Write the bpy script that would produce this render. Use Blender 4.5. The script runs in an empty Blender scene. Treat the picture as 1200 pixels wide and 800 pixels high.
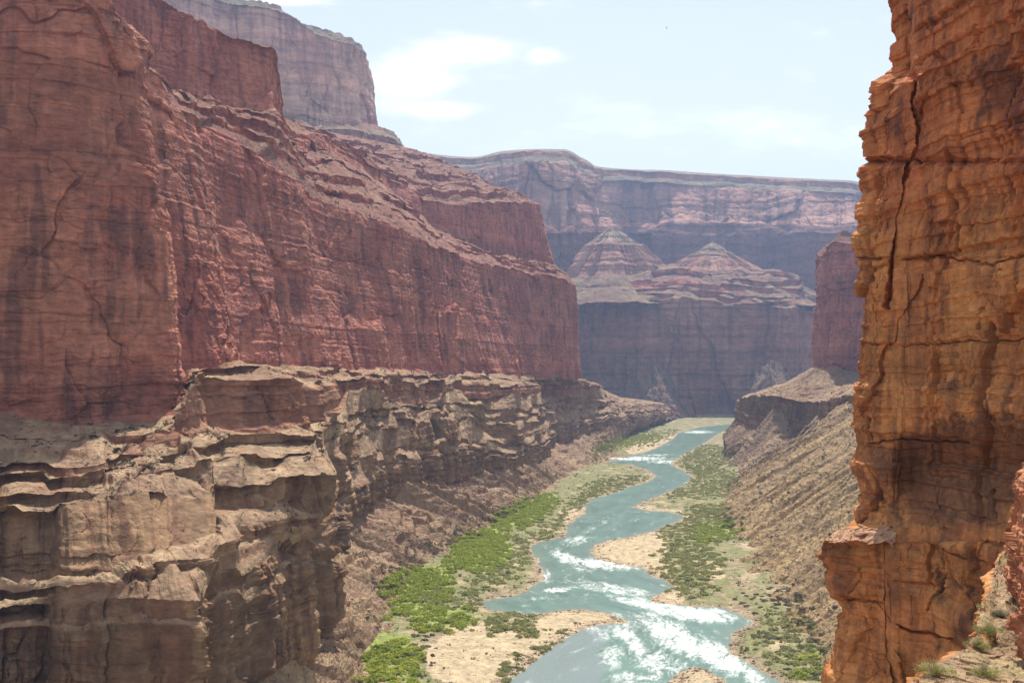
import bpy, math, random
import numpy as np
from mathutils import Vector, Matrix

random.seed(7)
RNG = np.random.default_rng(11)
F = 1178.0          # focal length in photo pixels (1200 px wide)
EYE = 170.0         # eye height above the river
HY = 430.0          # horizon row
scene = bpy.context.scene
COL = scene.collection

def P(px, py, Y):
    """a point seen at photo pixel (px,py) standing Y metres away"""
    return ((px - 600.0) / F * Y, Y, EYE + (HY - py) / F * Y)

def PG(px, py, z=0.0):
    Y = (EYE - z) * F / (py - HY)
    return ((px - 600.0) / F * Y, Y)

# ---------------------------------------------------------------- noise
_perm = np.random.default_rng(3).permutation(4096).astype(np.int64)
_perm = np.concatenate([_perm, _perm])
_ang = np.random.default_rng(4).random(4096) * 2 * np.pi
_gx, _gy = np.cos(_ang), np.sin(_ang)
_val = np.random.default_rng(5).random(4096) * 2 - 1

def n2(x, y, seed=0):
    x = np.asarray(x, float) + seed * 17.31
    y = np.asarray(y, float) + seed * 9.77
    x, y = np.broadcast_arrays(x, y)
    xi = np.floor(x).astype(np.int64); yi = np.floor(y).astype(np.int64)
    xf = x - xi; yf = y - yi
    u = xf * xf * xf * (xf * (xf * 6 - 15) + 10)
    v = yf * yf * yf * (yf * (yf * 6 - 15) + 10)
    def g(a, b, dx, dy):
        h = _perm[(_perm[(xi + a) & 4095] + yi + b) & 4095]
        return _gx[h] * dx + _gy[h] * dy
    a = g(0, 0, xf, yf); b = g(1, 0, xf - 1, yf)
    c = g(0, 1, xf, yf - 1); d = g(1, 1, xf - 1, yf - 1)
    return ((a + (b - a) * u) * (1 - v) + (c + (d - c) * u) * v) * 1.5

def fbm(x, y, o=4, seed=0, gain=0.5, lac=2.03):
    r = 0; a = 1; t = 0
    for i in range(o):
        r = r + a * n2(x, y, seed + i * 3.1); t += a
        x = x * lac; y = y * lac; a *= gain
    return r / t * 1.6

def v1(x, seed=0):
    """smooth 1-D noise"""
    x = np.asarray(x, float) + seed * 31.7
    i = np.floor(x).astype(np.int64); f = x - i
    f = f * f * (3 - 2 * f)
    return _val[i & 4095] * (1 - f) + _val[(i + 1) & 4095] * f

def steps(x, seed=0, sharp=0.12):
    """random beds: flat, with a quick change between"""
    x = np.asarray(x, float) + seed * 31.7
    i = np.floor(x).astype(np.int64); f = x - i
    f = np.clip((f - (1 - sharp)) / sharp, 0, 1)
    return _val[i & 4095] * (1 - f) + _val[(i + 1) & 4095] * f

def ss(a, b, x):
    t = np.clip((x - a) / (b - a), 0, 1)
    return t * t * (3 - 2 * t)

def billow(x, y, seed=0):
    return np.abs(n2(x, y, seed)) ** 0.7 * 1.5

def cells(x, y, seed=0):
    """2-D Voronoi: returns F1, F2-F1, cell random value"""
    xi = np.floor(x).astype(np.int64); yi = np.floor(y).astype(np.int64)
    d1 = np.full(x.shape, 9.0); d2 = np.full(x.shape, 9.0); cid = np.zeros(x.shape, np.int64)
    for a in (-1, 0, 1):
        for b in (-1, 0, 1):
            h = _perm[(_perm[(xi + a + seed * 7) & 4095] + yi + b) & 4095]
            cx = xi + a + (_val[h] * 0.5 + 0.5); cy = yi + b + (_val[(h * 7 + 3) & 4095] * 0.5 + 0.5)
            d = np.hypot(x - cx, y - cy)
            m = d < d1
            d2 = np.where(m, d1, np.minimum(d2, d))
            cid = np.where(m, h, cid)
            d1 = np.where(m, d, d1)
    return d1, d2 - d1, _val[(cid * 13 + 5) & 4095]

def facet(x, y, seed=0, tilt=1.0):
    """broken rock: Voronoi blocks, each a flat tilted face; returns offset and nearness to a joint"""
    xi = np.floor(x).astype(np.int64); yi = np.floor(y).astype(np.int64)
    d1 = np.full(x.shape, 9.0); d2 = np.full(x.shape, 9.0); off = np.zeros(x.shape)
    for a in (-1, 0, 1):
        for b in (-1, 0, 1):
            h = _perm[(_perm[(xi + a + seed * 7) & 4095] + yi + b) & 4095]
            dx = x - (xi + a + (_val[h] * 0.5 + 0.5)); dy = y - (yi + b + (_val[(h * 7 + 3) & 4095] * 0.5 + 0.5))
            d = np.maximum(np.abs(dx), np.abs(dy)) * 0.6 + np.hypot(dx, dy) * 0.4
            m = d < d1
            d2 = np.where(m, d1, np.minimum(d2, d))
            off = np.where(m, 0.6 * _val[(h * 13 + 5) & 4095] + tilt * (dx * _val[(h * 3 + 1) & 4095] + 0.7 * dy * _val[(h * 5 + 2) & 4095]), off)
            d1 = np.where(m, d, d1)
    return off, d2 - d1

def pchip(t, y, q):
    h = np.diff(t); d = np.diff(y) / h
    m = np.zeros_like(y)
    for i in range(1, len(t) - 1):
        if d[i - 1] * d[i] > 0:
            w1 = 2 * h[i] + h[i - 1]; w2 = h[i] + 2 * h[i - 1]
            m[i] = (w1 + w2) / (w1 / d[i - 1] + w2 / d[i])
    m[0] = d[0]; m[-1] = d[-1]
    i = np.clip(np.searchsorted(t, q) - 1, 0, len(t) - 2)
    s = (q - t[i]) / h[i]
    return ((2 * s**3 - 3 * s**2 + 1) * y[i] + (s**3 - 2 * s**2 + s) * h[i] * m[i]
            + (-2 * s**3 + 3 * s**2) * y[i + 1] + (s**3 - s**2) * h[i] * m[i + 1])

# ---------------------------------------------------------------- mesh helpers
def grid_object(name, V, C, mat, attrs=None, smooth=True):
    nu, nv = V.shape[:2]
    idx = np.arange(nu * nv).reshape(nu, nv)
    q = np.stack([idx[:-1, :-1], idx[1:, :-1], idx[1:, 1:], idx[:-1, 1:]], -1).reshape(-1, 4)
    return raw_object(name, V.reshape(-1, 3), q, C.reshape(-1, 3), mat, attrs, smooth)

def raw_object(name, V, q, C, mat, attrs=None, smooth=True, parent=None):
    me = bpy.data.meshes.new(name)
    n = q.shape[1]
    me.vertices.add(len(V)); me.vertices.foreach_set('co', np.ascontiguousarray(V, np.float32).ravel())
    me.loops.add(len(q) * n); me.loops.foreach_set('vertex_index', q.ravel().astype(np.int32))
    me.polygons.add(len(q)); me.polygons.foreach_set('loop_start', np.arange(0, len(q) * n, n, dtype=np.int32))
    me.polygons.foreach_set('loop_total', np.full(len(q), n, np.int32))
    me.polygons.foreach_set('use_smooth', np.full(len(q), smooth))
    if C is not None:
        a = me.attributes.new('Col', 'FLOAT_COLOR', 'POINT')
        c4 = np.ones((len(V), 4), np.float32); c4[:, :3] = C
        a.data.foreach_set('color', c4.ravel())
    for k, arr in (attrs or {}).items():
        a = me.attributes.new(k, 'FLOAT', 'POINT')
        a.data.foreach_set('value', np.ascontiguousarray(arr, np.float32).ravel())
    me.update(calc_edges=True)
    me.materials.append(mat)
    o = bpy.data.objects.new(name, me); COL.objects.link(o)
    if parent: o.parent = parent
    return o

def structure(o, label):
    o['kind'] = 'structure'; o['label'] = label
    return o

# ---------------------------------------------------------------- materials
def nodes(name):
    m = bpy.data.materials.new(name); m.use_nodes = True
    nt = m.node_tree; b = nt.nodes['Principled BSDF']
    return m, nt, b

def rock_mat(name, unit, bump=1.0, contrast=0.5, speck=0.0):
    """vertex colour carries the beds; noise in metres (unit = smallest lump) breaks it up"""
    m, nt, b = nodes(name)
    N, L = nt.nodes.new, nt.links.new
    b.inputs['Roughness'].default_value = 0.93
    b.inputs['Specular IOR Level'].default_value = 0.15
    at = N('ShaderNodeAttribute'); at.attribute_name = 'Col'
    sl = N('ShaderNodeAttribute'); sl.attribute_name = 'slope'
    tc = N('ShaderNodeTexCoord')
    mp = N('ShaderNodeMapping'); L(tc.outputs['Object'], mp.inputs['Vector'])
    mp.inputs['Scale'].default_value = (1, 1, 2.2)
    n1 = N('ShaderNodeTexNoise'); n1.inputs['Scale'].default_value = 0.22 / unit; n1.inputs['Detail'].default_value = 7
    n1.inputs['Roughness'].default_value = 0.68
    L(mp.outputs[0], n1.inputs['Vector'])
    mp2 = N('ShaderNodeMapping'); L(tc.outputs['Object'], mp2.inputs['Vector'])
    mp2.inputs['Scale'].default_value = (1, 1, 0.16)
    n2_ = N('ShaderNodeTexNoise'); n2_.inputs['Scale'].default_value = 0.35 / unit; n2_.inputs['Detail'].default_value = 4
    L(mp2.outputs[0], n2_.inputs['Vector'])
    # brightness of the beds: fine mottling
    r1 = N('ShaderNodeMapRange'); L(n1.outputs['Fac'], r1.inputs['Value'])
    r1.inputs['From Min'].default_value = 0.3; r1.inputs['From Max'].default_value = 0.7
    r1.inputs['To Min'].default_value = 1 - contrast; r1.inputs['To Max'].default_value = 1 + contrast
    r2 = N('ShaderNodeMapRange'); L(n2_.outputs['Fac'], r2.inputs['Value'])
    r2.inputs['From Min'].default_value = 0.35; r2.inputs['From Max'].default_value = 0.65
    r2.inputs['To Min'].default_value = 1 - contrast * 0.45; r2.inputs['To Max'].default_value = 1 + contrast * 0.3
    mu = N('ShaderNodeMath'); mu.operation = 'MULTIPLY'; L(r1.outputs[0], mu.inputs[0]); L(r2.outputs[0], mu.inputs[1])
    vm = N('ShaderNodeVectorMath'); vm.operation = 'SCALE'
    L(at.outputs['Color'], vm.inputs[0]); L(mu.outputs[0], vm.inputs['Scale'])
    out = vm.outputs[0]
    vo = N('ShaderNodeTexVoronoi'); vo.inputs['Scale'].default_value = 0.42 / unit
    L(tc.outputs['Object'], vo.inputs['Vector'])
    if speck:
        # small stones and scrub scattered on the slopes
        lt = N('ShaderNodeMapRange'); L(vo.outputs['Distance'], lt.inputs['Value'])
        lt.inputs['From Min'].default_value = 0.16; lt.inputs['From Max'].default_value = 0.30
        lt.inputs['To Min'].default_value = 1.0; lt.inputs['To Max'].default_value = 0.0
        cr = N('ShaderNodeSeparateColor'); L(vo.outputs['Color'], cr.inputs[0])
        gt = N('ShaderNodeMath'); gt.operation = 'GREATER_THAN'; L(cr.outputs[0], gt.inputs[0]); gt.inputs[1].default_value = 0.55
        m1 = N('ShaderNodeMath'); m1.operation = 'MULTIPLY'; L(lt.outputs[0], m1.inputs[0]); L(gt.outputs[0], m1.inputs[1])
        m2 = N('ShaderNodeMath'); m2.operation = 'MULTIPLY'; L(m1.outputs[0], m2.inputs[0]); L(sl.outputs['Fac'], m2.inputs[1])
        m3 = N('ShaderNodeMath'); m3.operation = 'MULTIPLY'; L(m2.outputs[0], m3.inputs[0]); m3.inputs[1].default_value = speck
        mx = N('ShaderNodeMix'); mx.data_type = 'RGBA'; L(m3.outputs[0], mx.inputs['Factor'])
        L(out, mx.inputs['A']); mx.inputs['B'].default_value = (0.075, 0.068, 0.048, 1)
        out = mx.outputs['Result']
    L(out, b.inputs['Base Color'])
    vs = N('ShaderNodeMath'); vs.operation = 'MULTIPLY_ADD'; L(vo.outputs['Distance'], vs.inputs[0])
    vs.inputs[1].default_value = -0.4; L(n1.outputs['Fac'], vs.inputs[2])
    bp = N('ShaderNodeBump'); bp.inputs['Strength'].default_value = 0.75; bp.inputs['Distance'].default_value = unit * bump
    L(vs.outputs[0], bp.inputs['Height']); L(bp.outputs[0], b.inputs['Normal'])
    return m

M_LEFT = rock_mat('canyon_rock', 1.6, 1.5, 0.34, 0.75)
M_FAR = rock_mat('far_rock', 9.0, 1.3, 0.30, 0.5)
M_NEAR = rock_mat('orange_limestone', 0.30, 0.55, 0.30, 0.3)
M_NEARSLOPE = rock_mat('rubble_slope', 0.10, 0.6, 0.35, 0.5)

# geology, plus one shaded tone for the far cliffs: (colour A, colour B, stain colour, stain amount)
PAL = dict(
    redwall=((0.36, 0.145, 0.09), (0.46, 0.215, 0.125), (0.16, 0.08, 0.062), 0.65),
    redpink=((0.38, 0.14, 0.10), (0.45, 0.19, 0.135), (0.16, 0.07, 0.065), 0.5),
    muav=((0.23, 0.145, 0.085), (0.31, 0.19, 0.105), (0.16, 0.075, 0.05), 0.6),
    knob=((0.35, 0.12, 0.065), (0.44, 0.19, 0.095), (0.17, 0.07, 0.05), 0.5),
    cap=((0.38, 0.29, 0.20), (0.33, 0.24, 0.165), (0.24, 0.16, 0.12), 0.3),
    tier=((0.31, 0.145, 0.085), (0.37, 0.20, 0.125), (0.14, 0.07, 0.055), 0.45),
    talus=((0.37, 0.26, 0.16), (0.29, 0.19, 0.12), (0.22, 0.125, 0.09), 0.5),
    talusred=((0.30, 0.165, 0.11), (0.24, 0.11, 0.075), (0.17, 0.075, 0.06), 0.6),
    supai=((0.34, 0.115, 0.08), (0.41, 0.16, 0.105), (0.11, 0.05, 0.05), 0.5),
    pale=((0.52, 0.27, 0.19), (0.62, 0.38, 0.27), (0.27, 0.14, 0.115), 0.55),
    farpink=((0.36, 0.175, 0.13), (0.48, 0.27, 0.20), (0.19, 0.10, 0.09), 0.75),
    farshaded=((0.19, 0.085, 0.075), (0.25, 0.12, 0.10), (0.12, 0.065, 0.065), 0.5),  # lower cliffs of the far rim, their shadow darkened into the colour
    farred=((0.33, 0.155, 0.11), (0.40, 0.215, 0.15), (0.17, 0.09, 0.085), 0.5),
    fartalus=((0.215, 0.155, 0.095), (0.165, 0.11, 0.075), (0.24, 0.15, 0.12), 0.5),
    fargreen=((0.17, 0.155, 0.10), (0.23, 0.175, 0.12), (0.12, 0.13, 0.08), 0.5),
    orange=((0.45, 0.185, 0.068), (0.54, 0.25, 0.09), (0.17, 0.072, 0.045), 0.5),
    olive=((0.32, 0.225, 0.12), (0.39, 0.275, 0.135), (0.21, 0.145, 0.085), 0.55),
)

def colour(pal, s, z, sc, seed, slope):
    A, B, S, amt = [np.array(q, float) if not np.isscalar(q) else q for q in PAL[pal]]
    k = ss(-0.5, 0.5, fbm(s / (45 * sc), z / (70 * sc), 4, seed + 1))
    c = A * (1 - k[..., None]) + B * k[..., None]
    if slope:
        st = ss(0.0, 0.5, fbm(s / (14 * sc), z / (26 * sc), 4, seed + 2))
        bed = 1 + 0.10 * n2(s / (5 * sc), z / (3 * sc), seed + 5)
        if sc > 1.5 or pal == 'talusred':      # thin beds cropping out across far slopes
            wz = z + 4 * n2(s / 90, z / 90, seed + 8)
            bb = ss(-0.05, 0.35, steps(wz / (11 if sc > 1.5 else 6), seed + 9, 0.3) * 0.6 + 0.5 * n2(s / 60, z / 14, seed + 10))[..., None] * 0.75
            c = c * (1 - bb) + np.array((0.24, 0.11, 0.085)) * bb
    else:
        wz = z + 3 * sc * n2(s / (60 * sc), z / (60 * sc), seed + 7)
        st = np.clip(ss(0.05, 0.5, fbm(s / (7 * sc), z / (70 * sc), 5, seed + 2) + 0.45 * fbm(s / (34 * sc), z / (38 * sc), 3, seed + 3)) + 0.5 * ss(0.25, 0.6, fbm(s / (28 * sc), z / (24 * sc), 4, seed + 4)), 0, 1)
        bed = 1 + 0.10 * v1(wz / (4.0 * sc), seed) + 0.12 * v1(wz / (17.0 * sc), seed + 2) + 0.06 * n2(s / (2.5 * sc), z / (20 * sc), seed + 6)
    st = st[..., None] * amt
    c = (c * (1 - st) + S * st) * bed[..., None]
    return np.clip(c, 0.01, 0.8)

# ---------------------------------------------------------------- cliff sheets
def net(name, st, segs, amps, mat, sc=1.0, sign=1, dens=1.2, seed=0, kref=None, vcap=420, ucap=1500, ribs=0.0,
        colp=1.0, colfine=1.0, rough=1.0, gully=1.0, cracks=None, smoothH=60.0, colour_fix=None, post=None, flat_lines=False, bury=(), beds=1.0):
    """st: stations (list of lines, each a world point).  segs[k]: (kind, palette) between line k and k+1.
       amps[k]: how far buttresses and bays move line k, with a noise group."""
    st = np.array(st, float)                       # S,K,3
    S, K = st.shape[:2]
    d = np.linalg.norm(np.diff(st, axis=0), axis=2).mean(1)
    t = np.concatenate([[0], np.cumsum(np.maximum(d, 1e-3))])
    q = np.linspace(0, t[-1], 4000)
    dense = np.stack([[pchip(t, st[:, k, c], q) for c in range(3)] for k in range(K)])   # K,3,Q
    dense = dense.transpose(2, 0, 1)               # Q,K,3
    Yc = np.maximum(dense[..., 1], 15)
    px = 600 + dense[..., 0] / Yc * F; py = HY - (dense[..., 2] - EYE) / Yc * F
    vis = (px > -60) & (px < 1260) & (py > -80) & (py < 880)
    stepu = np.hypot(np.diff(px, axis=0), np.diff(py, axis=0)) * (vis[1:] * 1.0 + 0.08)
    depth = np.abs(np.diff(dense[..., 1], axis=0)) / (0.5 * (Yc[1:] + Yc[:-1])) * F * 0.22 * (vis[1:] * 1.0 + 0.05)
    stepu = np.maximum(stepu, depth).max(1)
    stepu = stepu + stepu.mean() * 0.12
    cum = np.concatenate([[0], np.cumsum(stepu)])
    nu = int(min(ucap, max(40, cum[-1] * dens)))
    qq = np.interp(np.linspace(0, cum[-1], nu), cum, q)
    base = np.stack([[np.interp(qq, q, dense[:, k, c]) for c in range(3)] for k in range(K)]).transpose(2, 0, 1)
    # rows
    rows = []
    for k in range(K - 1):
        vv = vis[:, k] | vis[:, k + 1]
        dd = np.hypot(px[:, k + 1] - px[:, k], py[:, k + 1] - py[:, k])
        dd = np.where(vv, np.minimum(dd, 900), 6)
        n = int(min(vcap, max(10, np.percentile(dd, 92) * dens)))
        rows += [(k, (i + 0.0) / n) for i in range(n)]
    rows.append((K - 2, 1.0))
    rk = np.array([r[0] for r in rows]); rf = np.array([r[1] for r in rows])
    kref = K // 2 if kref is None else kref
    stv = np.array([segs[k][3] if len(segs[k]) > 3 else 1.0 for k in range(K - 1)])
    samp = np.array([segs[k][2] if len(segs[k]) > 2 else 1.0 for k in rk])[None, :]
    ref = base[:, kref, :2]
    seg = np.linalg.norm(np.diff(ref, axis=0), axis=1)
    s1 = np.concatenate([[0], np.cumsum(seg)])
    # outward direction, smoothed along the wall
    tan = np.gradient(base[:, :, :2].mean(1) * 0.3 + ref * 0.7, axis=0)
    ds = max(s1[-1] / 3000, 0.02); sg = np.arange(0, s1[-1], ds)
    w = max(3, int(smoothH * sc / ds)) | 1
    ker = np.hanning(w + 2)[1:-1]; ker /= ker.sum()
    H = np.zeros((nu, 2))
    tn = tan / np.maximum(np.linalg.norm(tan, axis=1), 1e-6)[:, None]
    for c in range(2):
        g = np.interp(sg, s1, tn[:, c]); g = np.pad(g, w // 2, mode='edge'); g = np.convolve(g, ker, 'valid')
        H[:, c] = np.interp(s1, sg[:len(g)], g[:len(sg)])
    H = np.stack([H[:, 1], -H[:, 0]], 1) * sign
    H /= np.maximum(np.linalg.norm(H, axis=1), 1e-6)[:, None]
    # shift whole lines: buttresses and bays
    off = np.zeros((nu, K))
    for k in range(K):
        a, grp = amps[k][:2]; wm = amps[k][2] if len(amps[k]) > 2 else 1.0
        if a:
            g = seed * 13 + grp * 5
            off[:, k] = a * (1.0 * (billow(s1 / (95 * sc * wm), g * 0.37 + 0 * s1, g) - 0.55)
                             + 0.5 * (billow(s1 / (38 * sc * wm), g * 0.21 + 0 * s1, g + 1) - 0.5)
                             + 0.3 * n2(s1 / (15 * sc * wm), 0.5 + 0 * s1, g + 2))
    off = off - off.mean(0)[None, :] - 0.35 * off.std(0)[None, :]
    B2 = base.copy()
    for k, amt, wl, y0, y1 in bury:            # rubble piled against the foot of a cliff
        bb = ss(-0.08, 0.40, n2(s1 / wl, 0.7 + k * 2.9 + 0 * s1, seed + 50 + k) + 0.35 * n2(s1 / (wl * 0.35), 0.2 + 0 * s1, seed + 60 + k)) * amt * ss(y0, y1, base[:, k, 1])
        B2[:, k] += (base[:, k + 1] - base[:, k]) * bb[:, None]
    zn = np.zeros((nu, K)) if flat_lines else np.stack([(a / 14.0) * 5.5 * n2(s1 / (55 * sc), 0.3 + g * 3.7 + 0 * s1, seed + 30) + (a / 14.0) * 3.0 * steps(s1 / (17 * sc), seed + q[1] * 3, 0.2) for q in amps for a, g in [q[:2]]], 1)
    B2[:, :, 2] += zn
    B2[:, :, 0] += off * H[:, None, 0]; B2[:, :, 1] += off * H[:, None, 1]
    V = B2[:, rk, :] * (1 - rf)[None, :, None] + B2[:, rk + 1, :] * rf[None, :, None]
    s = np.repeat(s1[:, None], len(rk), 1); z = V[..., 2].copy()
    s_true = s; s = s / stv[rk][None, :]
    C = np.zeros(V.shape)
    isl = np.array([1.0 if segs[k][0] == 'slope' else 0.0 for k in rk])
    # soften the change between cliff and slope over a few rows
    cl = 1 - isl
    wc = cl.copy()
    n = len(rk)
    lens = np.array([np.percentile(np.linalg.norm(base[:, k + 1] - base[:, k], axis=1), 60) for k in range(K - 1)])
    for i in range(n):
        if cl[i]:
            L = lens[rk[i]]
            up = segs[rk[i] + 1][0] == 'slope' if rk[i] + 1 < K - 1 else False
            dn = segs[rk[i] - 1][0] == 'slope' if rk[i] > 0 else False
            if dn: wc[i] = min(wc[i], 0.4 + rf[i] * L / (5 * sc))
            if up: wc[i] = min(wc[i], 0.4 + (1 - rf[i]) * L / (4 * sc))
    wc = wc[None, :]
    # --- cliffs
    cs = sc * colp
    wz = z + 2.5 * sc * n2(s / (50 * sc), z / (50 * sc), seed + 40)
    wa = n2(s / (26 * sc), z / (34 * sc), seed + 18) + 0.4 * n2(s / (7 * sc), z / (9 * sc), seed + 17)
    wb = n2(s / (22 * sc), z / (30 * sc), seed + 19) + 0.4 * n2(s / (6 * sc), z / (8 * sc), seed + 16)
    fA, eA = facet(s / (58 * sc) + 0.07 * wa, z / (120 * sc) + 0.08 * wb, seed + 1)
    fB, eB = facet(s / (19 * sc) + 0.09 * wa, z / (46 * sc) + 0.08 * wb, seed + 2)
    fC, eC = facet(s / (6.5 * sc) + 0.14 * wa, z / (9.5 * sc) + 0.12 * wb, seed + 3)
    fD, eD = facet(s / (2.4 * sc) + 0.3 * wa, z / (2.2 * sc) + 0.3 * wb, seed + 4)
    brk = 0.35 + 0.65 * ss(-0.15, 0.35, n2(s / (40 * sc), z / (34 * sc), seed + 21))
    beds = beds * np.where(stv[rk] > 1.01, 0.45, 1.0)[None, :]
    D = (7.0 * (billow(s / (75 * cs), z / (300 * cs), seed + 10) - 0.5)
         + 6.0 * fA + 3.2 * fB * brk + 1.3 * fC * brk + 0.5 * fD * brk * colfine
         - 1.6 * np.exp(-(eA / 0.035) ** 2) - 1.0 * np.exp(-(eB / 0.05) ** 2) * brk
         + beds * 1.2 * steps(wz / (7.5 * sc) + 0.3 * n2(s / (40 * sc), z / (40 * sc), 5), seed)
         + beds * 0.8 * steps(wz / (2.8 * sc) + 0.4 * n2(s / (15 * sc), z / (15 * sc), 6), seed + 3)
         + 0.5 * fbm(s / (5 * sc), z / (5 * sc), 5, seed + 14, 0.6) * colfine)
    isM = np.array([1.0 if segs[k][1] in ('muav', 'tier') else 0.3 for k in rk])[None, :]
    D = D + isM * (2.0 * steps(s / (13 * sc) + 0.1 * wa, seed + 70, 0.07) + 1.1 * steps(s / (5.2 * sc) + 0.15 * wa, seed + 71, 0.1))
    D = D - D.mean() - 0.45 * D.std()
    D = D * sc * rough * samp
    if cracks is not None:
        bpx = 600 + V[..., 0] / V[..., 1] * F; bpy_ = HY - (V[..., 2] - EYE) / V[..., 1] * F
        crk = np.zeros(s.shape)
        jx = bpx + 1.6 * n2(bpx / 9, bpy_ / 9, 91) + 0.8 * n2(bpx / 3, bpy_ / 3, 92)
        jy = bpy_ + 1.6 * n2(bpx / 9, bpy_ / 9, 93)
        for pts, wpx, dep in cracks:
            dm = np.full(s.shape, 1e9)
            for (x0, y0), (x1, y1) in zip(pts[:-1], pts[1:]):
                L2 = (x1 - x0) ** 2 + (y1 - y0) ** 2
                tt = np.clip(((jx - x0) * (x1 - x0) + (jy - y0) * (y1 - y0)) / L2, 0, 1)
                dm = np.minimum(dm, np.hypot(jx - x0 - tt * (x1 - x0), jy - y0 - tt * (y1 - y0)))
            wv = wpx * (0.8 + 0.4 * n2(bpx / 20, bpy_ / 20, 94))
            crk = np.minimum(crk, -0.8 * dep * np.exp(-(dm / wv) ** 4))
        D = D + crk
    V[..., 0] += wc * D * H[:, None, 0]; V[..., 1] += wc * D * H[:, None, 1]
    V[..., 2] += wc * sc * 0.8 * n2(s / (6 * sc), z / (6 * sc), seed + 15)
    s = s_true
    # --- slopes
    env = np.array([4 * f * (1 - f) for f in rf]) ** 1.0
    env = (env * isl)[None, :]
    lv = np.concatenate([[0], np.cumsum([lens[k] for k in range(K - 1)])])
    vm = (lv[rk] + rf * lens[rk])[None, :] + 0 * s
    sw = s + 6 * sc * n2(s / (40 * sc), vm / (40 * sc), seed + 20)
    rid = (1 - 2 * np.abs(n2(sw / (26 * sc), vm / (150 * sc), seed + 21))) * 4.4 \
        + (1 - 2 * np.abs(n2(sw / (10 * sc), vm / (80 * sc), seed + 22))) * 1.3 \
        + (1 - 2 * np.abs(n2(sw / (4.5 * sc), vm / (40 * sc), seed + 23))) * 0.5
    if ribs:
        sr = s + 10 * n2(s / 120, vm / 160, seed + 27)
        gg = np.clip(vm / lv[3], 0, 1); eR = np.minimum(1, 3.2 * gg * (1 - gg)) * (rk <= 2)[None, :]
        ribz = eR * (ribs * (0.4 - 2.2 * np.abs(n2(sr / 52, vm / 900, seed + 28))) + ribs * 0.25 * (0.4 - 2.2 * np.abs(n2(sr / 13, vm / 500, seed + 29))))
    lm = ss(-0.1, 0.4, n2(s / (38 * sc), vm / (40 * sc), seed + 24))
    fz = ((z + 3 * n2(s / (30 * sc), vm / (30 * sc), 3)) / (8.5 * sc)) % 1.0
    led = (ss(0.0, 0.22, fz) - fz) * 8.5 * sc * 0.85
    rough_s = (0.35 * fbm(s / (7 * sc), vm / (7 * sc), 5, seed + 25, 0.6) + 0.9 * facet(s / (5 * sc) + 0.3 * wa, vm / (5 * sc) + 0.3 * wb, seed + 33)[0] + 0.4 * facet(s / (2 * sc), vm / (2 * sc), seed + 34)[0]) * sc
    blk = np.clip(0.30 - cells(s / (5.5 * sc), vm / (5.5 * sc), seed + 9)[0], 0, 1) * 3.0 * sc
    dz = env * ((rid - 2.5) * sc * gully + led * np.maximum(lm, (samp > 1.5) * 0.9) * gully) + isl[None, :] * (rough_s + blk * ss(0.0, 0.3, n2(s / (25 * sc), vm / (25 * sc), seed + 26)))
    if ribs: dz = dz + ribz
    V[..., 2] += dz * samp
    # --- colours
    for k in range(K - 1):
        m = rk == k
        kind, pal = segs[k][:2]
        C[:, m] = colour(pal, s[:, m] / stv[k] ** 0.5, z[:, m], sc, seed + (k if kind == 'slope' else 0) * 2, kind == 'slope')
        if kind == 'slope':
            # bare ledges of bedrock standing out of the rubble
            g = (lm[:, m] * ss(0.55, 0.0, np.abs(fz[:, m] - 0.12) * 2.2) * env[:, m] * 0.55)[..., None] * gully
            g = np.clip(g, 0, 1)
            rc = np.array(PAL['tier'][0]) * 0.85
            C[:, m] = C[:, m] * (1 - g) + rc * g
    if ribs:
        rr_ = 1 - 2.2 * np.abs(n2(sr / 52, vm / 900, seed + 28)) + 0.4 * n2(s / 14, vm / 14, seed + 31)
        kk = (ss(0.5, 0.95, rr_) * 0.7)[..., None] * (rk <= 2)[None, :, None]
        kk = kk * (0.9 if ribs > 5 else 0.35)
        C = C * (1 - kk) + np.array((0.16, 0.105, 0.075)) * kk
    # blend over the joints
    for k in range(1, K - 1):
        i = int(np.argmax(rk == k))
        for j, wgt in ((i - 1, 0.3), (i, 0.5)):
            C[:, j] = C[:, j] * (1 - wgt) + C[:, max(0, min(n - 1, 2 * i - 1 - j))] * wgt
    if post is not None: V, C = post(V, C, s, z, rk, rf)
    slope = np.repeat(isl[None, :], nu, 0)
    o = grid_object(name, V, C, mat, {'slope': slope}, smooth=False)
    print(name, V.shape[:2])
    return o, V, slope

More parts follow.
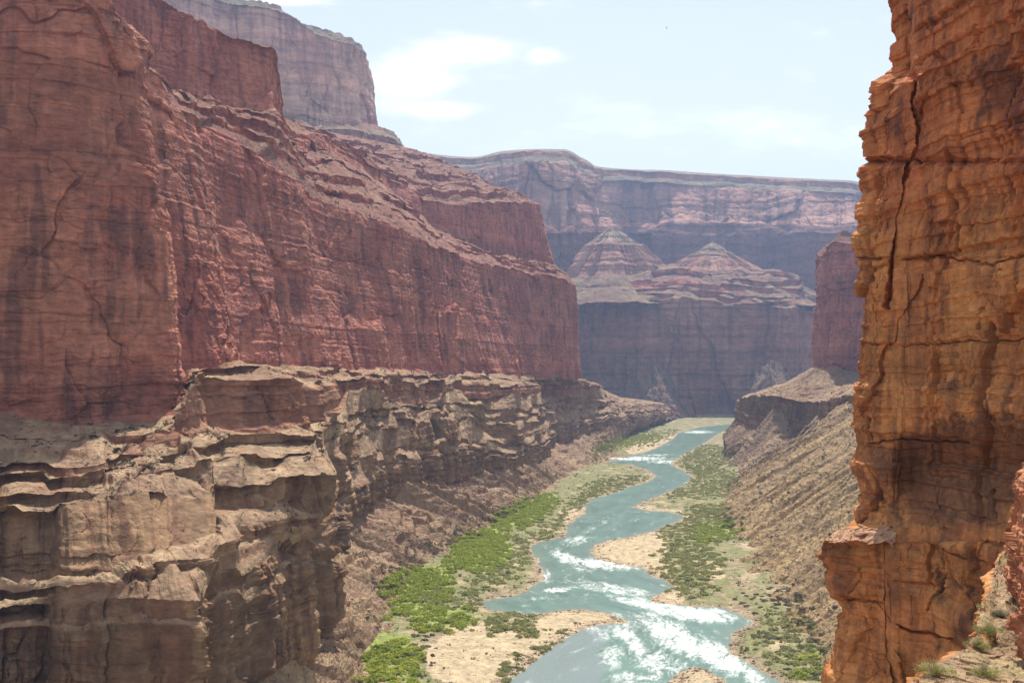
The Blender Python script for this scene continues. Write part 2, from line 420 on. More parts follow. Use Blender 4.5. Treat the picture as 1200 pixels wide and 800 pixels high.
# ================================================================ LEFT WALL
W = lambda x, y, z: (float(x), float(y), float(z))
left = [
 [W(-150,170,-14), W(-170,175,4), W(-215,215,46),  W(-218,217,84),  W(-232,230,92),  W(-234,232,114), W(-250,245,130), W(-251,246,136), W(-330,330,148), W(-345,330,350), W(-380,290,402), W(-383,292,460), W(-760,480,560)],
 [W(-90,320,-14), W(-120,335,4),  P(-12,835,360),  P(-10,715,366),  P(-8,692,372),   P(-8,604,377),   P(-5,560,440),   P(-5,545,446),   P(0,492,505),    P(-4,-100,515),     W(-360,440,402),   W(-363,446,462),   W(-760,620,570)],
 [W(-60,380,-14), W(-95,395,4),   P(105,835,368),  P(110,702,374),  P(118,676,384),  P(115,588,410),  P(120,556,448),  P(120,542,453),  P(118,493,518),  P(116,-14,530),     W(-370,580,402),   W(-372,586,462),   W(-760,760,580)],
 [W(-50,420,-14), W(-88,432,4),   P(209,832,366),  P(208,696,370),  P(202,640,405),  P(202,577,440),  P(190,524,488),  P(190,512,493),  P(222,480,556),  P(174,56,570),      P(150,95,870),     P(150,-14,880),    W(-760,1000,600)],
 [W(-45,460,-14), W(-82,472,4),   P(300,792,440),  P(298,660,446),  P(300,590,470),  P(300,563,476),  P(262,506,530),  P(246,440,540),  P(217,440,650),  P(178,88,662),      P(180,104,880),    P(180,0,890),      W(-740,1080,600)],
 [W(-45,535,-14), W(-80,541,4),   P(366,765,498),  P(362,622,505),  P(368,604,510),  P(380,557,513),  P(352,500,590),  P(350,442,600),  P(274,427,688),  P(212,128,703),     P(216,112,900),    P(214,16,910),     W(-720,1160,600)],
 [W(-52,645,-14), W(-86,650,4),   P(368,722,560),  P(370,640,568),  P(376,606,575),  P(382,562,580),  P(372,494,660),  P(366,452,668),  P(300,426,780),  P(262,152,800),     P(262,122,930),    P(260,34,940),     W(-700,1240,600)],
 [W(-50,800,-14), W(-80,800,4),   P(392,650,690),  P(390,600,700),  P(390,575,712),  P(390,535,720),  P(390,482,760),  P(386,447,770),  P(350,430,860),  P(320,194,885),     P(330,134,990),    P(327,66,1000),    W(-680,1400,620)],
 [W(-8,955,-14), W(-45,950,4),   P(436,588,890),  P(434,540,898),  P(432,524,908),  P(430,500,915),  P(432,477,945),  P(430,445,955),  P(425,436,1010), P(386,238,1035),    P(345,174,1130),   P(343,150,1145),   W(-660,1600,640)],
 [W(35,1110,-14), W(-6,1110,4),   P(498,577,1030), P(496,534,1038), P(493,518,1048), P(490,494,1055), P(488,472,1085), P(486,447,1095), P(492,438,1160), P(466,268,1185),    P(392,180,1330),   P(388,163,1345),   W(-560,1800,640)],
 [W(65,1240,-14), W(24,1240,4),   P(540,562,1145), P(538,524,1152), P(534,512,1164), P(531,490,1170), P(530,469,1200), P(528,447,1210), P(532,438,1290), P(512,288,1315),    P(454,218,1560),   P(452,203,1575),   W(-380,2100,660)],
 [W(110,1400,-14), W(60,1430,5),  P(622,550,1400), P(620,526,1407), P(616,514,1422), P(613,498,1430), P(608,474,1465), P(607,452,1475), P(580,438,1480), P(548,303,1505),    P(502,264,1760),   P(500,235,1775),   W(-280,2300,680)],
 [W(190,1700,-14), W(138,1730,4), P(656,522,1760), P(654,504,1768), P(651,494,1780), P(648,482,1788), P(643,466,1830), P(642,450,1840), P(627,442,1740), P(612,317,1765),    P(602,302,1960),   P(600,236,1975),   W(-220,2500,700)],
 [W(280,2050,-14), W(216,2080,4), P(703,503,2080), P(701,490,2088), P(698,484,2105), P(695,476,2115), P(690,462,2060), P(689,450,2068), P(679,445,2000), P(674,333,2020),    P(647,312,2120),   P(631,242,2140),   W(-180,2700,700)],
 [W(370,2450,-14), W(290,2460,4), P(748,496,2500), P(746,486,2510), P(743,481,2525), P(739,475,2535), P(702,462,2500), P(701,452,2510), P(668,444,2400), P(661,340,2420),    P(628,320,2480),   P(612,262,2500),   W(-140,3000,700)],
 [W(640,3300,-14), W(560,3310,4),P(792,489,3150), P(790,482,3165), P(786,479,3180), P(783,474,3190), P(700,462,3300), P(699,452,3310), P(660,446,3300), P(650,360,3315),    P(612,330,3350),   P(600,290,3380),   W(-100,3800,700)],
]
def ledges(rows, i, fr, hh):
    out = []
    for r in rows:
        a_, b_ = np.array(r[i]), np.array(r[i + 1]); new = []
        for f_, h_ in zip(fr, hh):
            p_ = a_ * (1 - f_) + b_ * f_
            new += [tuple(p_ - np.array([0, 0, h_ * 0.5])), tuple(p_ + np.array([0, 0, h_ * 0.5]))]
        out.append(r[:i + 1] + new + r[i + 1:])
    return out
left = ledges(left, 11, (0.12, 0.26, 0.42, 0.62, 0.8), (14, 10, 16, 10, 12))
left = ledges(left, 9, (0.3, 0.55, 0.8), (8, 10, 7))
left = ledges(left, 7, (0.5,), (5,))
left = ledges(left, 5, (0.3, 0.68), (5, 6))
left = ledges(left, 3, (0.5,), (6,))
left = ledges(left, 2, (0.8,), (0.5,))
left = [r[:3] + [tuple(np.array(r[3]) + np.array([0.8, -0.8, 0])), tuple(np.array(r[4]) + np.array([-0.8, 0.4, 0.8]))] + r[5:] for r in left]
T_ = ('slope','talus',0.42); m_ = ('cliff','muav',0.65)
lsegs = [('slope','talus',1.0),('slope','talus',1.0),('cliff','muav',0.9),('slope','talus',0.35),('cliff','muav',1.0),T_,m_,T_,('cliff','muav',1.0),T_,m_,T_,m_,T_,
         ('cliff','tier',0.8),T_,('cliff','tier',0.7),T_,('cliff','redwall',0.9,2.3)] + [('slope','talusred',0.6),('cliff','supai',0.7)] * 3 + [('slope','talusred',0.6)] + \
        [('cliff','supai',0.8,2.2)] + [('slope','talusred',0.7),('cliff','supai',0.7)] * 5 + [('slope','talusred',0.7)]
lamps = [(0,0),(6,1),(11,2),(11,2),(11,2),(11,2),(9,14),(9,14),(11,3),(11,3),(10,15),(10,15),(10,16),(10,16),(13,4),(13,4),(9,17),(9,17),(12,5,2.3),(10,5,2.3)] + [(7,6),(7,6),(9,7),(9,7),(7,8),(7,8)] + [(8,6,2),(8,6,2)] + [(16,9),(16,9),(16,10),(16,10),(18,11),(18,11),(18,12),(18,12),(15,13),(15,13)] + [(0,0)]
def left_post(V, C, s, z, rk, rf):
    # the far half of the wall is a cooler, pinker red than the near buttress
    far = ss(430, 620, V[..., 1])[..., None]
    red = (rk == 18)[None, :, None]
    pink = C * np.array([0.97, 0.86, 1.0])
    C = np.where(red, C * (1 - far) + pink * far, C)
    # lower beds: warm wash running down from the red cliffs
    return V, C
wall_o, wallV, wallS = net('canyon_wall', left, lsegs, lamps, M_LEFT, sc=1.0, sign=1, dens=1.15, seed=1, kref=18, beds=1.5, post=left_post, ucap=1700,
    ribs=3.0,
    bury=[(2, 0.45, 150, 560, 720), (6, 0.97, 60, 200, 250), (8, 0.8, 120, 520, 640), (10, 0.97, 70, 200, 250), (12, 0.97, 55, 200, 250), (14, 0.6, 130, 560, 700), (16, 0.95, 60, 200, 250)]
         + [(k + 10, 0.95, 45 + 3 * k, 200, 300) for k in (10, 12, 14)] + [(k + 10, 0.9, 60 + 4 * k, 200, 300) for k in (18, 20, 22, 24, 26)])
structure(wall_o, 'red banded cliffs and tan rubble benches along the left of the river')

# ================================================================ UPPER LEFT TOWER
ut = [
 [P(60,190,2000), P(60,120,2180), P(60,-60,2220), P(-200,-75,2900)],
 [P(180,190,2050), P(180,130,2200), P(182,-20,2240), P(60,-45,2900)],
 [P(255,190,2150), P(258,125,2300), P(256,1,2340), P(190,-5,2950)],
 [P(330,200,2200), P(335,135,2350), P(330,14,2390), P(290,2,3000)],
 [P(385,205,2250), P(385,160,2400), P(376,42,2440), P(345,30,3050)],
 [P(420,210,2300), P(418,172,2440), P(412,52,2480), P(400,45,3050)],
 [P(450,215,2400), P(438,152,2500), P(431,64,2530), P(420,60,3050)],
 [P(452,225,2600), P(438,160,2700), P(426,90,2730), P(420,90,3100)],
 [P(440,225,3000), P(430,170,3050), P(420,110,3080), P(410,110,3300)],
]
ut = [[(x * 1.12, y * 1.12, EYE + (z - EYE) * 1.12) for x, y, z in r] for r in ut]
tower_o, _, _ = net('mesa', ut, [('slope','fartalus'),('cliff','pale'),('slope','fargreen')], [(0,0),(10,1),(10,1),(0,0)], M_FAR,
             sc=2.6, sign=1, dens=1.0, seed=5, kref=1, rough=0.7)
structure(tower_o, 'tall pale cliff rising behind the left wall with a flat top')
sh = [
 [P(330,260,1900), P(335,200,2050), P(335,150,2060), P(330,140,2300)],
 [P(400,265,1950), P(400,190,2080), P(405,152,2090), P(400,150,2400)],
 [P(445,262,2000), P(445,198,2120), P(443,158,2130), P(430,145,2400)],
 [P(480,262,2050), P(474,205,2150), P(471,168,2160), P(455,152,2400)],
 [P(500,262,2150), P(479,210,2250), P(476,178,2260), P(462,158,2450)],
 [P(505,262,2600), P(482,215,2600), P(470,190,2620), P(460,175,2700)],
]
sh = [[(x * 1.15, y * 1.15, EYE + (z - EYE) * 1.15) for x, y, z in r] for r in sh]
sh_o, _, _ = net('rock_shoulder', sh, [('slope','talusred'),('cliff','farred'),('slope','fartalus')], [(0,0),(7,1),(7,1),(0,0)], M_FAR,
             sc=1.6, sign=1, dens=1.1, seed=8, kref=1, rough=0.9)
structure(sh_o, 'small rounded rock shoulder below the pale cliff')

# ================================================================ FAR RIM
rimtop = [(380,178,4300),(440,176,4400),(480,178,4450),(520,183,4500),(555,185,4450),(590,178,4250),(625,176,4180),(660,176,4180),(682,186,4250),
          (700,196,4650),(760,200,4850),(830,204,4850),(900,208,4800),(960,211,4700),(1000,213,4600),(1015,216,4580),(1022,222,4900),(1030,230,5600)]
def rim_station(px, py, Y):
    f = 0.55 if px > 1005 else 1.0
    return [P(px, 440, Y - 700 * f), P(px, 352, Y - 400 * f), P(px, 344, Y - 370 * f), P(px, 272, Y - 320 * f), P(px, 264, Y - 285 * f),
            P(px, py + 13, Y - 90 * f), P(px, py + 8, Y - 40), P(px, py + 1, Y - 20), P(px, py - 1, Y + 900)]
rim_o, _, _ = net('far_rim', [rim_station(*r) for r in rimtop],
    [('cliff','farred',.8),('slope','farshaded',.5),('cliff','farshaded',.7),('slope','farshaded',.5),('cliff','farpink',.8),('slope','fargreen',.25),('cliff','farred',.2),('slope','fargreen',.1)],
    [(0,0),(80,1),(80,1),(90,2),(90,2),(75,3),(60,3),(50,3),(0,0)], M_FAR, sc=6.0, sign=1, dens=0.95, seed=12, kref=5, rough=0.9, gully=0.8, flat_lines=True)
structure(rim_o, 'hazy flat-topped rim wall closing the canyon')

# ================================================================ BUTTE
def bst(px, y1, Yf, ybase=500):
    return [P(px, ybase, Yf - 60), P(px, 470, Yf - 20), P(px, y1, Yf), P(px, y1 - 14, Yf + 130), P(px, y1 - 22, Yf + 150), P(px, y1 - 40, Yf + 420)]
bt = [
 [P(560,500,4300), P(570,470,4300), P(572,352,4300), P(572,340,4350), P(572,330,4360), P(590,310,4500)],
 bst(640,350,3750), bst(690,348,3620), bst(740,352,3520), bst(790,350,3480), bst(830,352,3500), bst(870,357,3480), bst(910,359,3500), bst(940,362,3560),
 [P(962,500,3700), P(958,470,3700), P(955,363,3700), P(945,350,3760), P(943,343,3770), P(925,322,3850)],
 [P(968,500,4300), P(958,470,4300), P(953,363,4300), P(943,350,4320), P(940,342,4330), P(920,322,4350)],
]
bt = ledges(bt, 4, (0.3, 0.6), (22, 26))
bt = ledges(bt, 2, (0.35, 0.7), (20, 16))
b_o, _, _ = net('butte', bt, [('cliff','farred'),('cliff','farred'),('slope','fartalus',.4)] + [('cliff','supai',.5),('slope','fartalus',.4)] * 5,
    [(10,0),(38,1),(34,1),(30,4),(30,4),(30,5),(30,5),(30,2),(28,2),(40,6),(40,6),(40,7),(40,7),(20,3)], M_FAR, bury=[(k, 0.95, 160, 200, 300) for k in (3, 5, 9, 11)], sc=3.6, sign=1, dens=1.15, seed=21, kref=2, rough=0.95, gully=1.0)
structure(b_o, 'broad hazy butte across the end of the river with a sheer face')

def pyramid(name, apex, prof, seed, stretch, label):
    """stepped summit: prof = list of (radius, z, kind, palette) outward from the apex"""
    nth = 620
    th = np.linspace(0, 2 * np.pi, nth)
    rows = []
    for k in range(len(prof) - 1):
        n = 46
        for i in range(n): rows.append((k, i / n))
    rk = np.array([r[0] for r in rows]); rf = np.array([r[1] for r in rows])
    R = np.array([p[0] for p in prof]); Z = np.array([p[1] for p in prof])
    r = (R[rk] * (1 - rf) + R[rk + 1] * rf)[None, :] * np.ones((nth, 1)); z = (Z[rk] * (1 - rf) + Z[rk + 1] * rf)[None, :] * np.ones((nth, 1))
    T = th[:, None]
    cx, sx = np.cos(T), np.sin(T)
    a = 1 + 0.30 * n2(cx * 1.6 + 5, sx * 1.6 + 5, seed) + 0.20 * n2(cx * 4 + 5, sx * 4 + 5, seed + 1) + 0.12 * n2(cx * 9 + 9, sx * 9 + 9, seed + 2) \
        + 0.05 * fbm(cx * 22 + 9 + z / 60, sx * 22 + 9, 3, seed + 3)
    rr = r * (a * 0.6 + 0.4) * 1.0
    rr = rr + 5 * steps(z / 14 + 0 * T, seed) * (r > 15)
    z = z + ss(0, 60, r) * 7 * fbm(cx * r / 60 + 9, sx * r / 60 + 9, 4, seed + 5)
    V = np.stack([apex[0] + rr * cx * stretch, apex[1] + rr * sx, z], -1)
    C = np.zeros(V.shape)
    s = T * 300 + 0 * r
    for k in range(len(prof) - 1):
        m = rk == k
        C[:, m] = colour(prof[k][3], s[:, m], z[:, m], 3.2, seed, prof[k][2] == 'slope')
    sl = np.array([1.0 if prof[k][2] == 'slope' else 0 for k in rk])[None, :] * np.ones((nth, 1))
    return structure(grid_object(name, V, C, M_FAR, {'slope': sl}), label)

def az(px, py, Y): return P(px, py, Y)[2]
Y1 = 3950; a1 = P(718, 264, Y1)
pyramid('summit', a1, [(0, a1[2], 'slope', 'cap'), (58, az(0, 280, Y1), 'slope', 'cap'), (98, az(0, 289, Y1), 'cliff', 'farred'), (205, az(0, 327, Y1), 'slope', 'fartalus'),
         (330, az(0, 345, Y1), 'slope', 'fartalus'), (520, az(0, 365, Y1), 'slope', 'fartalus')], 31, 1.15, 'pale pyramid summit with a red cliff band, left of two on the butte')
Y2 = 3950; a2 = P(835, 283, Y2)
pyramid('summit', a2, [(0, a2[2], 'slope', 'cap'), (42, az(0, 294, Y2), 'slope', 'cap'), (78, az(0, 302, Y2), 'cliff', 'farred'), (165, az(0, 322, Y2), 'slope', 'fartalus'),
         (300, az(0, 343, Y2), 'slope', 'fartalus'), (470, az(0, 366, Y2), 'slope', 'fartalus')], 37, 1.25, 'smaller pale pyramid summit, right of two on the butte')

# pale rubble fans at the foot of the butte
def fan(name, top, spread, base_z, seed, label):
    nth, nr = 260, 160
    u = np.linspace(-1, 1, nth)[:, None]; v = np.linspace(0, 1, nr)[None, :]
    h = top[2] - base_z
    x = top[0] + u * (60 + spread * v) + spread * 0.12 * n2(u * 3 + 3, v * 3, seed); y = top[1] - h * 1.3 * v + 60 * u * u * v + 0 * u
    z = base_z + h * (1 - v) ** 1.1 * (1 + 0.22 * n2(u * 2.3 + 9, v * 2, seed + 4)) + 26 * fbm(u * 4, v * 3.5, 5, seed + 6, 0.6) * (0.3 + v) - 24 * np.abs(u) ** 1.5 * h / 120 + 8 * (1 - np.abs(n2(u * 7, v * 1.4, seed + 1)) * 3) * v * (1.3 - v) + 5 * fbm(u * 14, v * 10, 4, seed + 2)
    V = np.stack([x + 0 * v, y, z], -1)
    C = colour('fartalus', u * 200 + 0 * v, v * 200 + 0 * u, 3, seed, True)
    return structure(grid_object(name, V, C, M_FAR, {'slope': np.ones(V.shape[:2])}), label)
fan('rubble_fan', P(760,426,3400), 120, -5, 41, 'pale grey rubble fan at the foot of the hazy butte, left of the river end')
fan('rubble_fan', P(905,424,3360), 130, -5, 44, 'pale rubble fan below the butte, right of the river end')

# ================================================================ RIGHT HILLSIDE
rt = [
 # buried          toe              mid                cliff base        cliff top         bench back        redwall base     redwall top       behind
 [W(105,300,-12), W(150,310,5),   W(260,330,75),    W(360,345,135),   W(362,345,165),   W(420,355,190),   W(470,365,215),  W(480,365,380),  W(800,400,420)],
 [W(130,480,-12), W(175,490,5),   W(300,510,80),    W(400,530,140),   W(402,530,170),   W(450,545,190),   W(500,555,215),  W(510,555,380),  W(860,600,420)],
 [W(150,640,-12), W(190,650,5),   W(300,680,70),    W(400,700,132),   W(402,700,160),   W(450,715,185),   W(520,725,215),  W(530,725,385),  W(900,760,430)],
 [W(160,820,-12), W(205,830,5),   W(305,865,64),    W(420,890,132),   W(422,890,160),   W(480,900,185),   W(560,920,215),  W(570,920,390),  W(960,960,430)],
 [W(190,1080,-12),W(235,1090,6),  W(345,1120,62),   W(470,1150,126),  W(473,1150,150),  W(530,1165,178),  W(620,1180,210), W(630,1180,395), W(1000,1240,440)],
 [W(250,1330,-12),W(290,1345,6),  W(395,1380,60),   W(490,1410,110),  W(493,1412,134),  W(570,1430,165),  W(660,1450,200), W(672,1450,395), W(1040,1500,440)],
 [W(330,1600,-12),W(368,1610,7),  W(440,1660,42),   P(945,512,1790),  P(945,470,1800),  P(985,452,1880),  P(1020,438,1960),P(1024,290,1970),W(1080,2100,450)],
 [W(360,1760,-12),W(385,1790,7),  P(860,540,1830),  P(905,517,1830),  P(905,464,1840),  P(950,448,1930),  P(972,432,1980), P(975,285,1995), W(1040,2300,450)],
 [W(395,1930,-12),W(415,1960,8),  P(850,522,1960),  P(880,503,1960),  P(882,464,1970),  P(930,448,2020),  P(956,430,2040), P(960,300,2052), P(985,276,2250)],
 [W(455,2150,-12),W(478,2170,8),  P(850,508,2200),  P(862,498,2220),  P(865,470,2230),  P(915,452,2250),  P(957,434,2250), P(964,292,2262), P(990,270,2400)],
 [W(610,2600,-12),W(650,2620,8),  P(885,500,2650),  P(900,490,2700),  P(903,472,2710),  P(940,450,2760),  P(985,438,2760), P(992,300,2770), P(1020,285,2900)],
 [W(900,3200,-12),W(960,3200,8),  W(1040,3220,30),  W(1100,3240,60),  W(1102,3240,100), W(1150,3250,120), W(1260,3300,160),W(1262,3300,450),W(1500,3400,520)],
]
def right_post(V, C, s, z, rk, rf):
    near = ss(1750, 1350, V[..., 1]) * (rk[None, :] <= 2)
    ol = colour('olive', s, z, 1.0, 77, True)
    k = near[..., None] * 0.75
    C = C * (1 - k) + ol * k
    # broad diagonal swales
    return V, C
hill_o, hillV, hillS = net('hillside', rt,
    [('slope','talus'),('slope','talus'),('slope','talus'),('cliff','muav'),('slope','talus'),('slope','talus'),('cliff','redpink'),('slope','talusred')],
    [(0,0),(8,1),(10,2),(10,3),(10,3),(9,4),(9,5),(9,5),(0,0)], M_LEFT, sc=1.25, sign=-1, dens=1.15, seed=51, kref=3, gully=0.5, ribs=15.0, bury=[(3, 0.7, 90, 900, 1200)], post=right_post)
structure(hill_o, 'dry olive-tan hillside ribbed by gullies right of the river with a red tower beyond')

# ================================================================ RIVER SHAPE
shoreL = [(821,500),(795,507),(786,516),(760,529),(742,533),(725,533),(696,537),(705,543),(738,544),(758,550),(769,557),(760,564),(738,570),(716,579),
          (693,584),(685,592),(685,601),(672,609),(665,615),(662,629),(640,633),(620,639),(622,646),(630,655),(634,668),(638,677),(626,686),(607,696),(580,702),(559,705),
          (575,714),(600,718),(624,720),(655,716),(682,713),(706,717),(725,722),(736,729),(712,731),(690,733),(672,742),(655,754),(636,766),(612,786),(594,801)]
shoreR = [(847,505),(830,516),(804,531),(792,538),(786,544),(800,551),(812,559),(806,566),(795,572),(776,579),(755,587),(742,594),(758,598),(777,599),(800,603),(800,608),
          (776,617),(764,623),(748,626),(734,630),(712,633),(699,638),(692,645),(696,652),(708,657),(722,661),(742,663),(756,667),(764,675),(778,680),(790,686),(782,692),(762,699),(764,705),
          (790,708),(812,710),(847,712),(866,718),(880,726),(882,731),(866,738),(856,743),(858,750),(852,762),(868,771),(887,782),(902,791),(918,801)]
far = [(852, 497), (880,493)]
RIV = [(-150,110), (-75,250), (-40,380)] + [PG(*p) for p in shoreL[::-1]] + [(900, 3300), (1500, 3700), (1500, 3560), (1000, 3180)] + [PG(*p) for p in shoreR] + [(118,430), (62,270), (-40,110)]
RIV = np.array(RIV)
ISL = np.array([PG(*p) for p in [(778,805),(786,797),(797,787),(812,781),(832,786),(850,797),(856,806),(848,840),(800,850),(770,830)]])

def sdist(X, Y, poly):
    """distance to the outline, negative inside"""
    d = np.full(X.shape, 1e18); ins = np.zeros(X.shape, bool)
    for a, b in zip(poly, np.roll(poly, -1, 0)):
        ex, ey = b - a; L2 = ex * ex + ey * ey
        t = np.clip(((X - a[0]) * ex + (Y - a[1]) * ey) / L2, 0, 1)
        d = np.minimum(d, (X - a[0] - t * ex) ** 2 + (Y - a[1] - t * ey) ** 2)
        if ey != 0:
            c = ((a[1] > Y) != (b[1] > Y)) & (X < a[0] + (Y - a[1]) / ey * ex)
            ins ^= c
    d = np.sqrt(d)
    return np.where(ins, -d, d)

def inpoly(px, py, poly):
    ins = np.zeros(px.shape, bool)
    poly = np.array(poly, float)
    for a, b in zip(poly, np.roll(poly, -1, 0)):
        if b[1] != a[1]:
            ins ^= ((a[1] > py) != (b[1] > py)) & (px < a[0] + (py - a[1]) / (b[1] - a[1]) * (b[0] - a[0]))
    return ins

nA, nY = 820, 1150
aa = np.linspace(-0.30, 0.36, nA); yy = np.geomspace(230, 3900, nY)
GX = aa[:, None] * yy[None, :]; GY = np.repeat(yy[None, :], nA, 0)
wob = 3.2 * fbm(GX / 18, GY / 18, 6, 60, 0.6) * np.clip(GY / 800, 0.7, 2.5)
sd = sdist(GX, GY, RIV) + wob
si = -(sdist(GX, GY, ISL)) + wob * 0.6      # positive inside the islet
shore = np.maximum(sd, si)                   # >0 on land
land = np.clip(shore, 0, None)
h = np.where(shore > 0, 0.15 + 0.09 * np.minimum(land, 30) + 0.02 * np.clip(land - 30, 0, 200), shore * 0.16)
h = np.maximum(h, -3.0)
h = np.where(shore > 0, h + np.minimum(land / 12, 1) * (0.8 * fbm(GX / 22, GY / 22, 5, 61) + 0.25 * fbm(GX / 3.5, GY / 3.5, 3, 62))
             + 0.8 * np.clip(0.35 - cells(GX / 2.6, GY / 2.6, 4)[0], 0, 1) * ss(16, 2, land), h)
# sand bars and soil
SAND = [[(560,810),(500,800),(498,770),(530,742),(575,735),(600,745),(640,726),(690,716),(735,722),(738,730),(690,737),(650,760),(610,800)],
        [(690,636),(735,627),(765,622),(785,630),(780,660),(795,684),(782,692),(760,680),(738,664),(700,655)],
        [(735,590),(780,596),(810,602),(800,612),(740,600)], [(760,690),(800,690),(800,715),(760,708)],
        [(770,820),(770,800),(812,778),(860,800),(860,820)], [(640,700),(700,712),(660,720),(610,722)],
        [(720,525),(800,505),(790,520),(740,533)], [(815,668),(845,668),(848,682),(815,682)], [(655,600),(690,590),(680,610),(660,612)]]
gpx = 600 + GX / GY * F; gpy = HY + EYE * F / GY
wx = gpx + 9 * fbm(GX / 14, GY / 20, 5, 63) * 541 / GY; wy = gpy + 7 * fbm(GX / 14, GY / 20, 5, 64) * 541 / GY
sand = np.zeros(GX.shape)
for p in SAND: sand = np.maximum(sand, inpoly(wx, wy, p))
sand = np.maximum(sand, 0.75 * ss(0.2, 0.6, fbm(GX / 30, GY / 40, 4, 65)))
sand = np.maximum(sand, ss(9, 1, land) * 0.7)
g = ss(-0.45, 0.25, fbm(GX / 20, GY / 35, 5, 66)) * (1 - sand)
terr = np.zeros(GX.shape)
for p in ([(770,690),(760,650),(775,625),(800,600),(790,560),(800,530),(850,520),(870,560),(870,620),(850,670),(815,705)], [(430,800),(440,700),(500,650),(560,610),(640,570),(700,520),(780,500),(800,508),(740,535),(700,575),(660,615),(620,660),(560,700),(500,740),(490,800)], [(860,800),(870,730),(930,710),(970,740),(970,800)]):
    terr = np.maximum(terr, inpoly(wx, wy, p))
g = np.maximum(g, terr * ss(-0.55, 0.1, fbm(GX / 12, GY / 18, 4, 69)) * (1 - sand))
lime = np.zeros(GX.shape)
for p in ([(430,805),(427,770),(450,748),(480,752),(493,770),(486,805)],[(446,690),(452,674),(480,664),(520,670),(535,680),(508,706),(470,705)],[(446,712),(480,708),(520,712),(562,722),(545,738),(505,742),(478,728)],
          [(515,668),(530,640),(550,622),(585,618),(600,640),(592,662),(570,672),(545,668)],[(575,612),(600,592),(640,578),(655,585),(640,600),(615,618),(590,622)],[(808,628),(820,615),(860,610),(868,618),(850,632),(815,636)]):
    lime = np.maximum(lime, inpoly(wx, wy, p))
lime = lime * ss(-0.5, 0.1, fbm(GX / 6, GY / 8, 4, 71))
soil = np.array((0.30, 0.235, 0.15)); sn = np.array((0.46, 0.365, 0.235)); gr = np.array((0.19, 0.205, 0.085)); cob = np.array((0.27, 0.19, 0.135))
C = soil + (sn - soil) * sand[..., None]
C = C * (1 - g[..., None] * 0.8) + gr * g[..., None] * 0.8
C = C * (1 - 0.75 * lime[..., None]) + np.array((0.26, 0.33, 0.06)) * 0.75 * lime[..., None]
c = (ss(7, 0.5, land) * ss(-0.3, 0.3, fbm(GX / 9, GY / 9, 3, 68)))[..., None] * 0.55
C = C * (1 - c) + cob * c
C = C * (1 + 0.10 * fbm(GX / 4, GY / 4, 5, 67, 0.65))[..., None]
wet = (ss(-0.5, -2, shore))[..., None]
C = C * (1 - wet) + np.array((0.12, 0.13, 0.10)) * wet
floor_o = grid_object('valley_floor', np.stack([GX, GY, h], -1), np.clip(C, 0.01, 0.7), M_LEFT, {'slope': np.full(GX.shape, 0.5) * (shore > 0) * (1 - 0.6 * sand)})
structure(floor_o, 'sand, cobbles and grassy soil along both banks of the river')

# one ground sheet out to the horizon, below everything
gs = 9000.0; n = 60
gu = np.linspace(-gs, gs, n)[:, None] + np.zeros((1, n)); gv = np.linspace(-3000, 11500, n)[None, :] + np.zeros((n, 1))
gz = -16 + 3 * fbm(gu / 900, gv / 900, 3, 70)
structure(grid_object('ground', np.stack([gu, gv, gz], -1), np.ones((n, n, 3)) * np.array((0.30, 0.2, 0.14)), M_FAR, {'slope': np.ones((n, n))}), 'desert ground under the whole canyon')

# ---------------------------------------------------------------- water
CL = np.array([(-100,110),(-20,260),(40,400)] + [PG(*p) for p in [(740,800),(790,752),(770,722),(700,694),(662,680),(655,655),(672,632),(700,612),(722,592),(752,577),(780,564),(782,556),(765,545),(760,536),(790,524),(806,513),(832,502)]] + [(1000,3250)], float)
cs_ = np.concatenate([[0], np.cumsum(np.linalg.norm(np.diff(CL, axis=0), axis=1))])
nA, nY = 760, 1150
aa = np.linspace(-0.16, 0.30, nA); yy = np.geomspace(200, 3700, nY)
WX = aa[:, None] * yy[None, :]; WY = np.repeat(yy[None, :], nA, 0)
bd = np.full(WX.shape, 1e18); U = np.zeros(WX.shape); Vv = np.zeros(WX.shape)
for i in range(len(CL) - 1):
    a, b = CL[i], CL[i + 1]; e = b - a; L2 = (e ** 2).sum(); Le = math.sqrt(L2)
    t = ((WX - a[0]) * e[0] + (WY - a[1]) * e[1]) / L2; tc = np.clip(t, 0, 1)
    d2 = (WX - a[0] - tc * e[0]) ** 2 + (WY - a[1] - tc * e[1]) ** 2
    cr = ((WX - a[0]) * e[1] - (WY - a[1]) * e[0]) / Le
    m = d2 < bd
    bd = np.where(m, d2, bd); U = np.where(m, cs_[i] + tc * Le, U); Vv = np.where(m, np.sign(cr) * np.sqrt(d2), Vv)
wpx = 600 + WX / WY * F; wpy = HY + EYE * F / WY
def blob(cx, cy, rx, ry, ang=0, w=1.0):
    a = math.radians(ang); dx = wpx - cx; dy = wpy - cy
    u = (dx * math.cos(a) + dy * math.sin(a)) / rx; v = (-dx * math.sin(a) + dy * math.cos(a)) / ry
    return w * np.exp(-(u * u + v * v) ** 1.2)
fo = 0
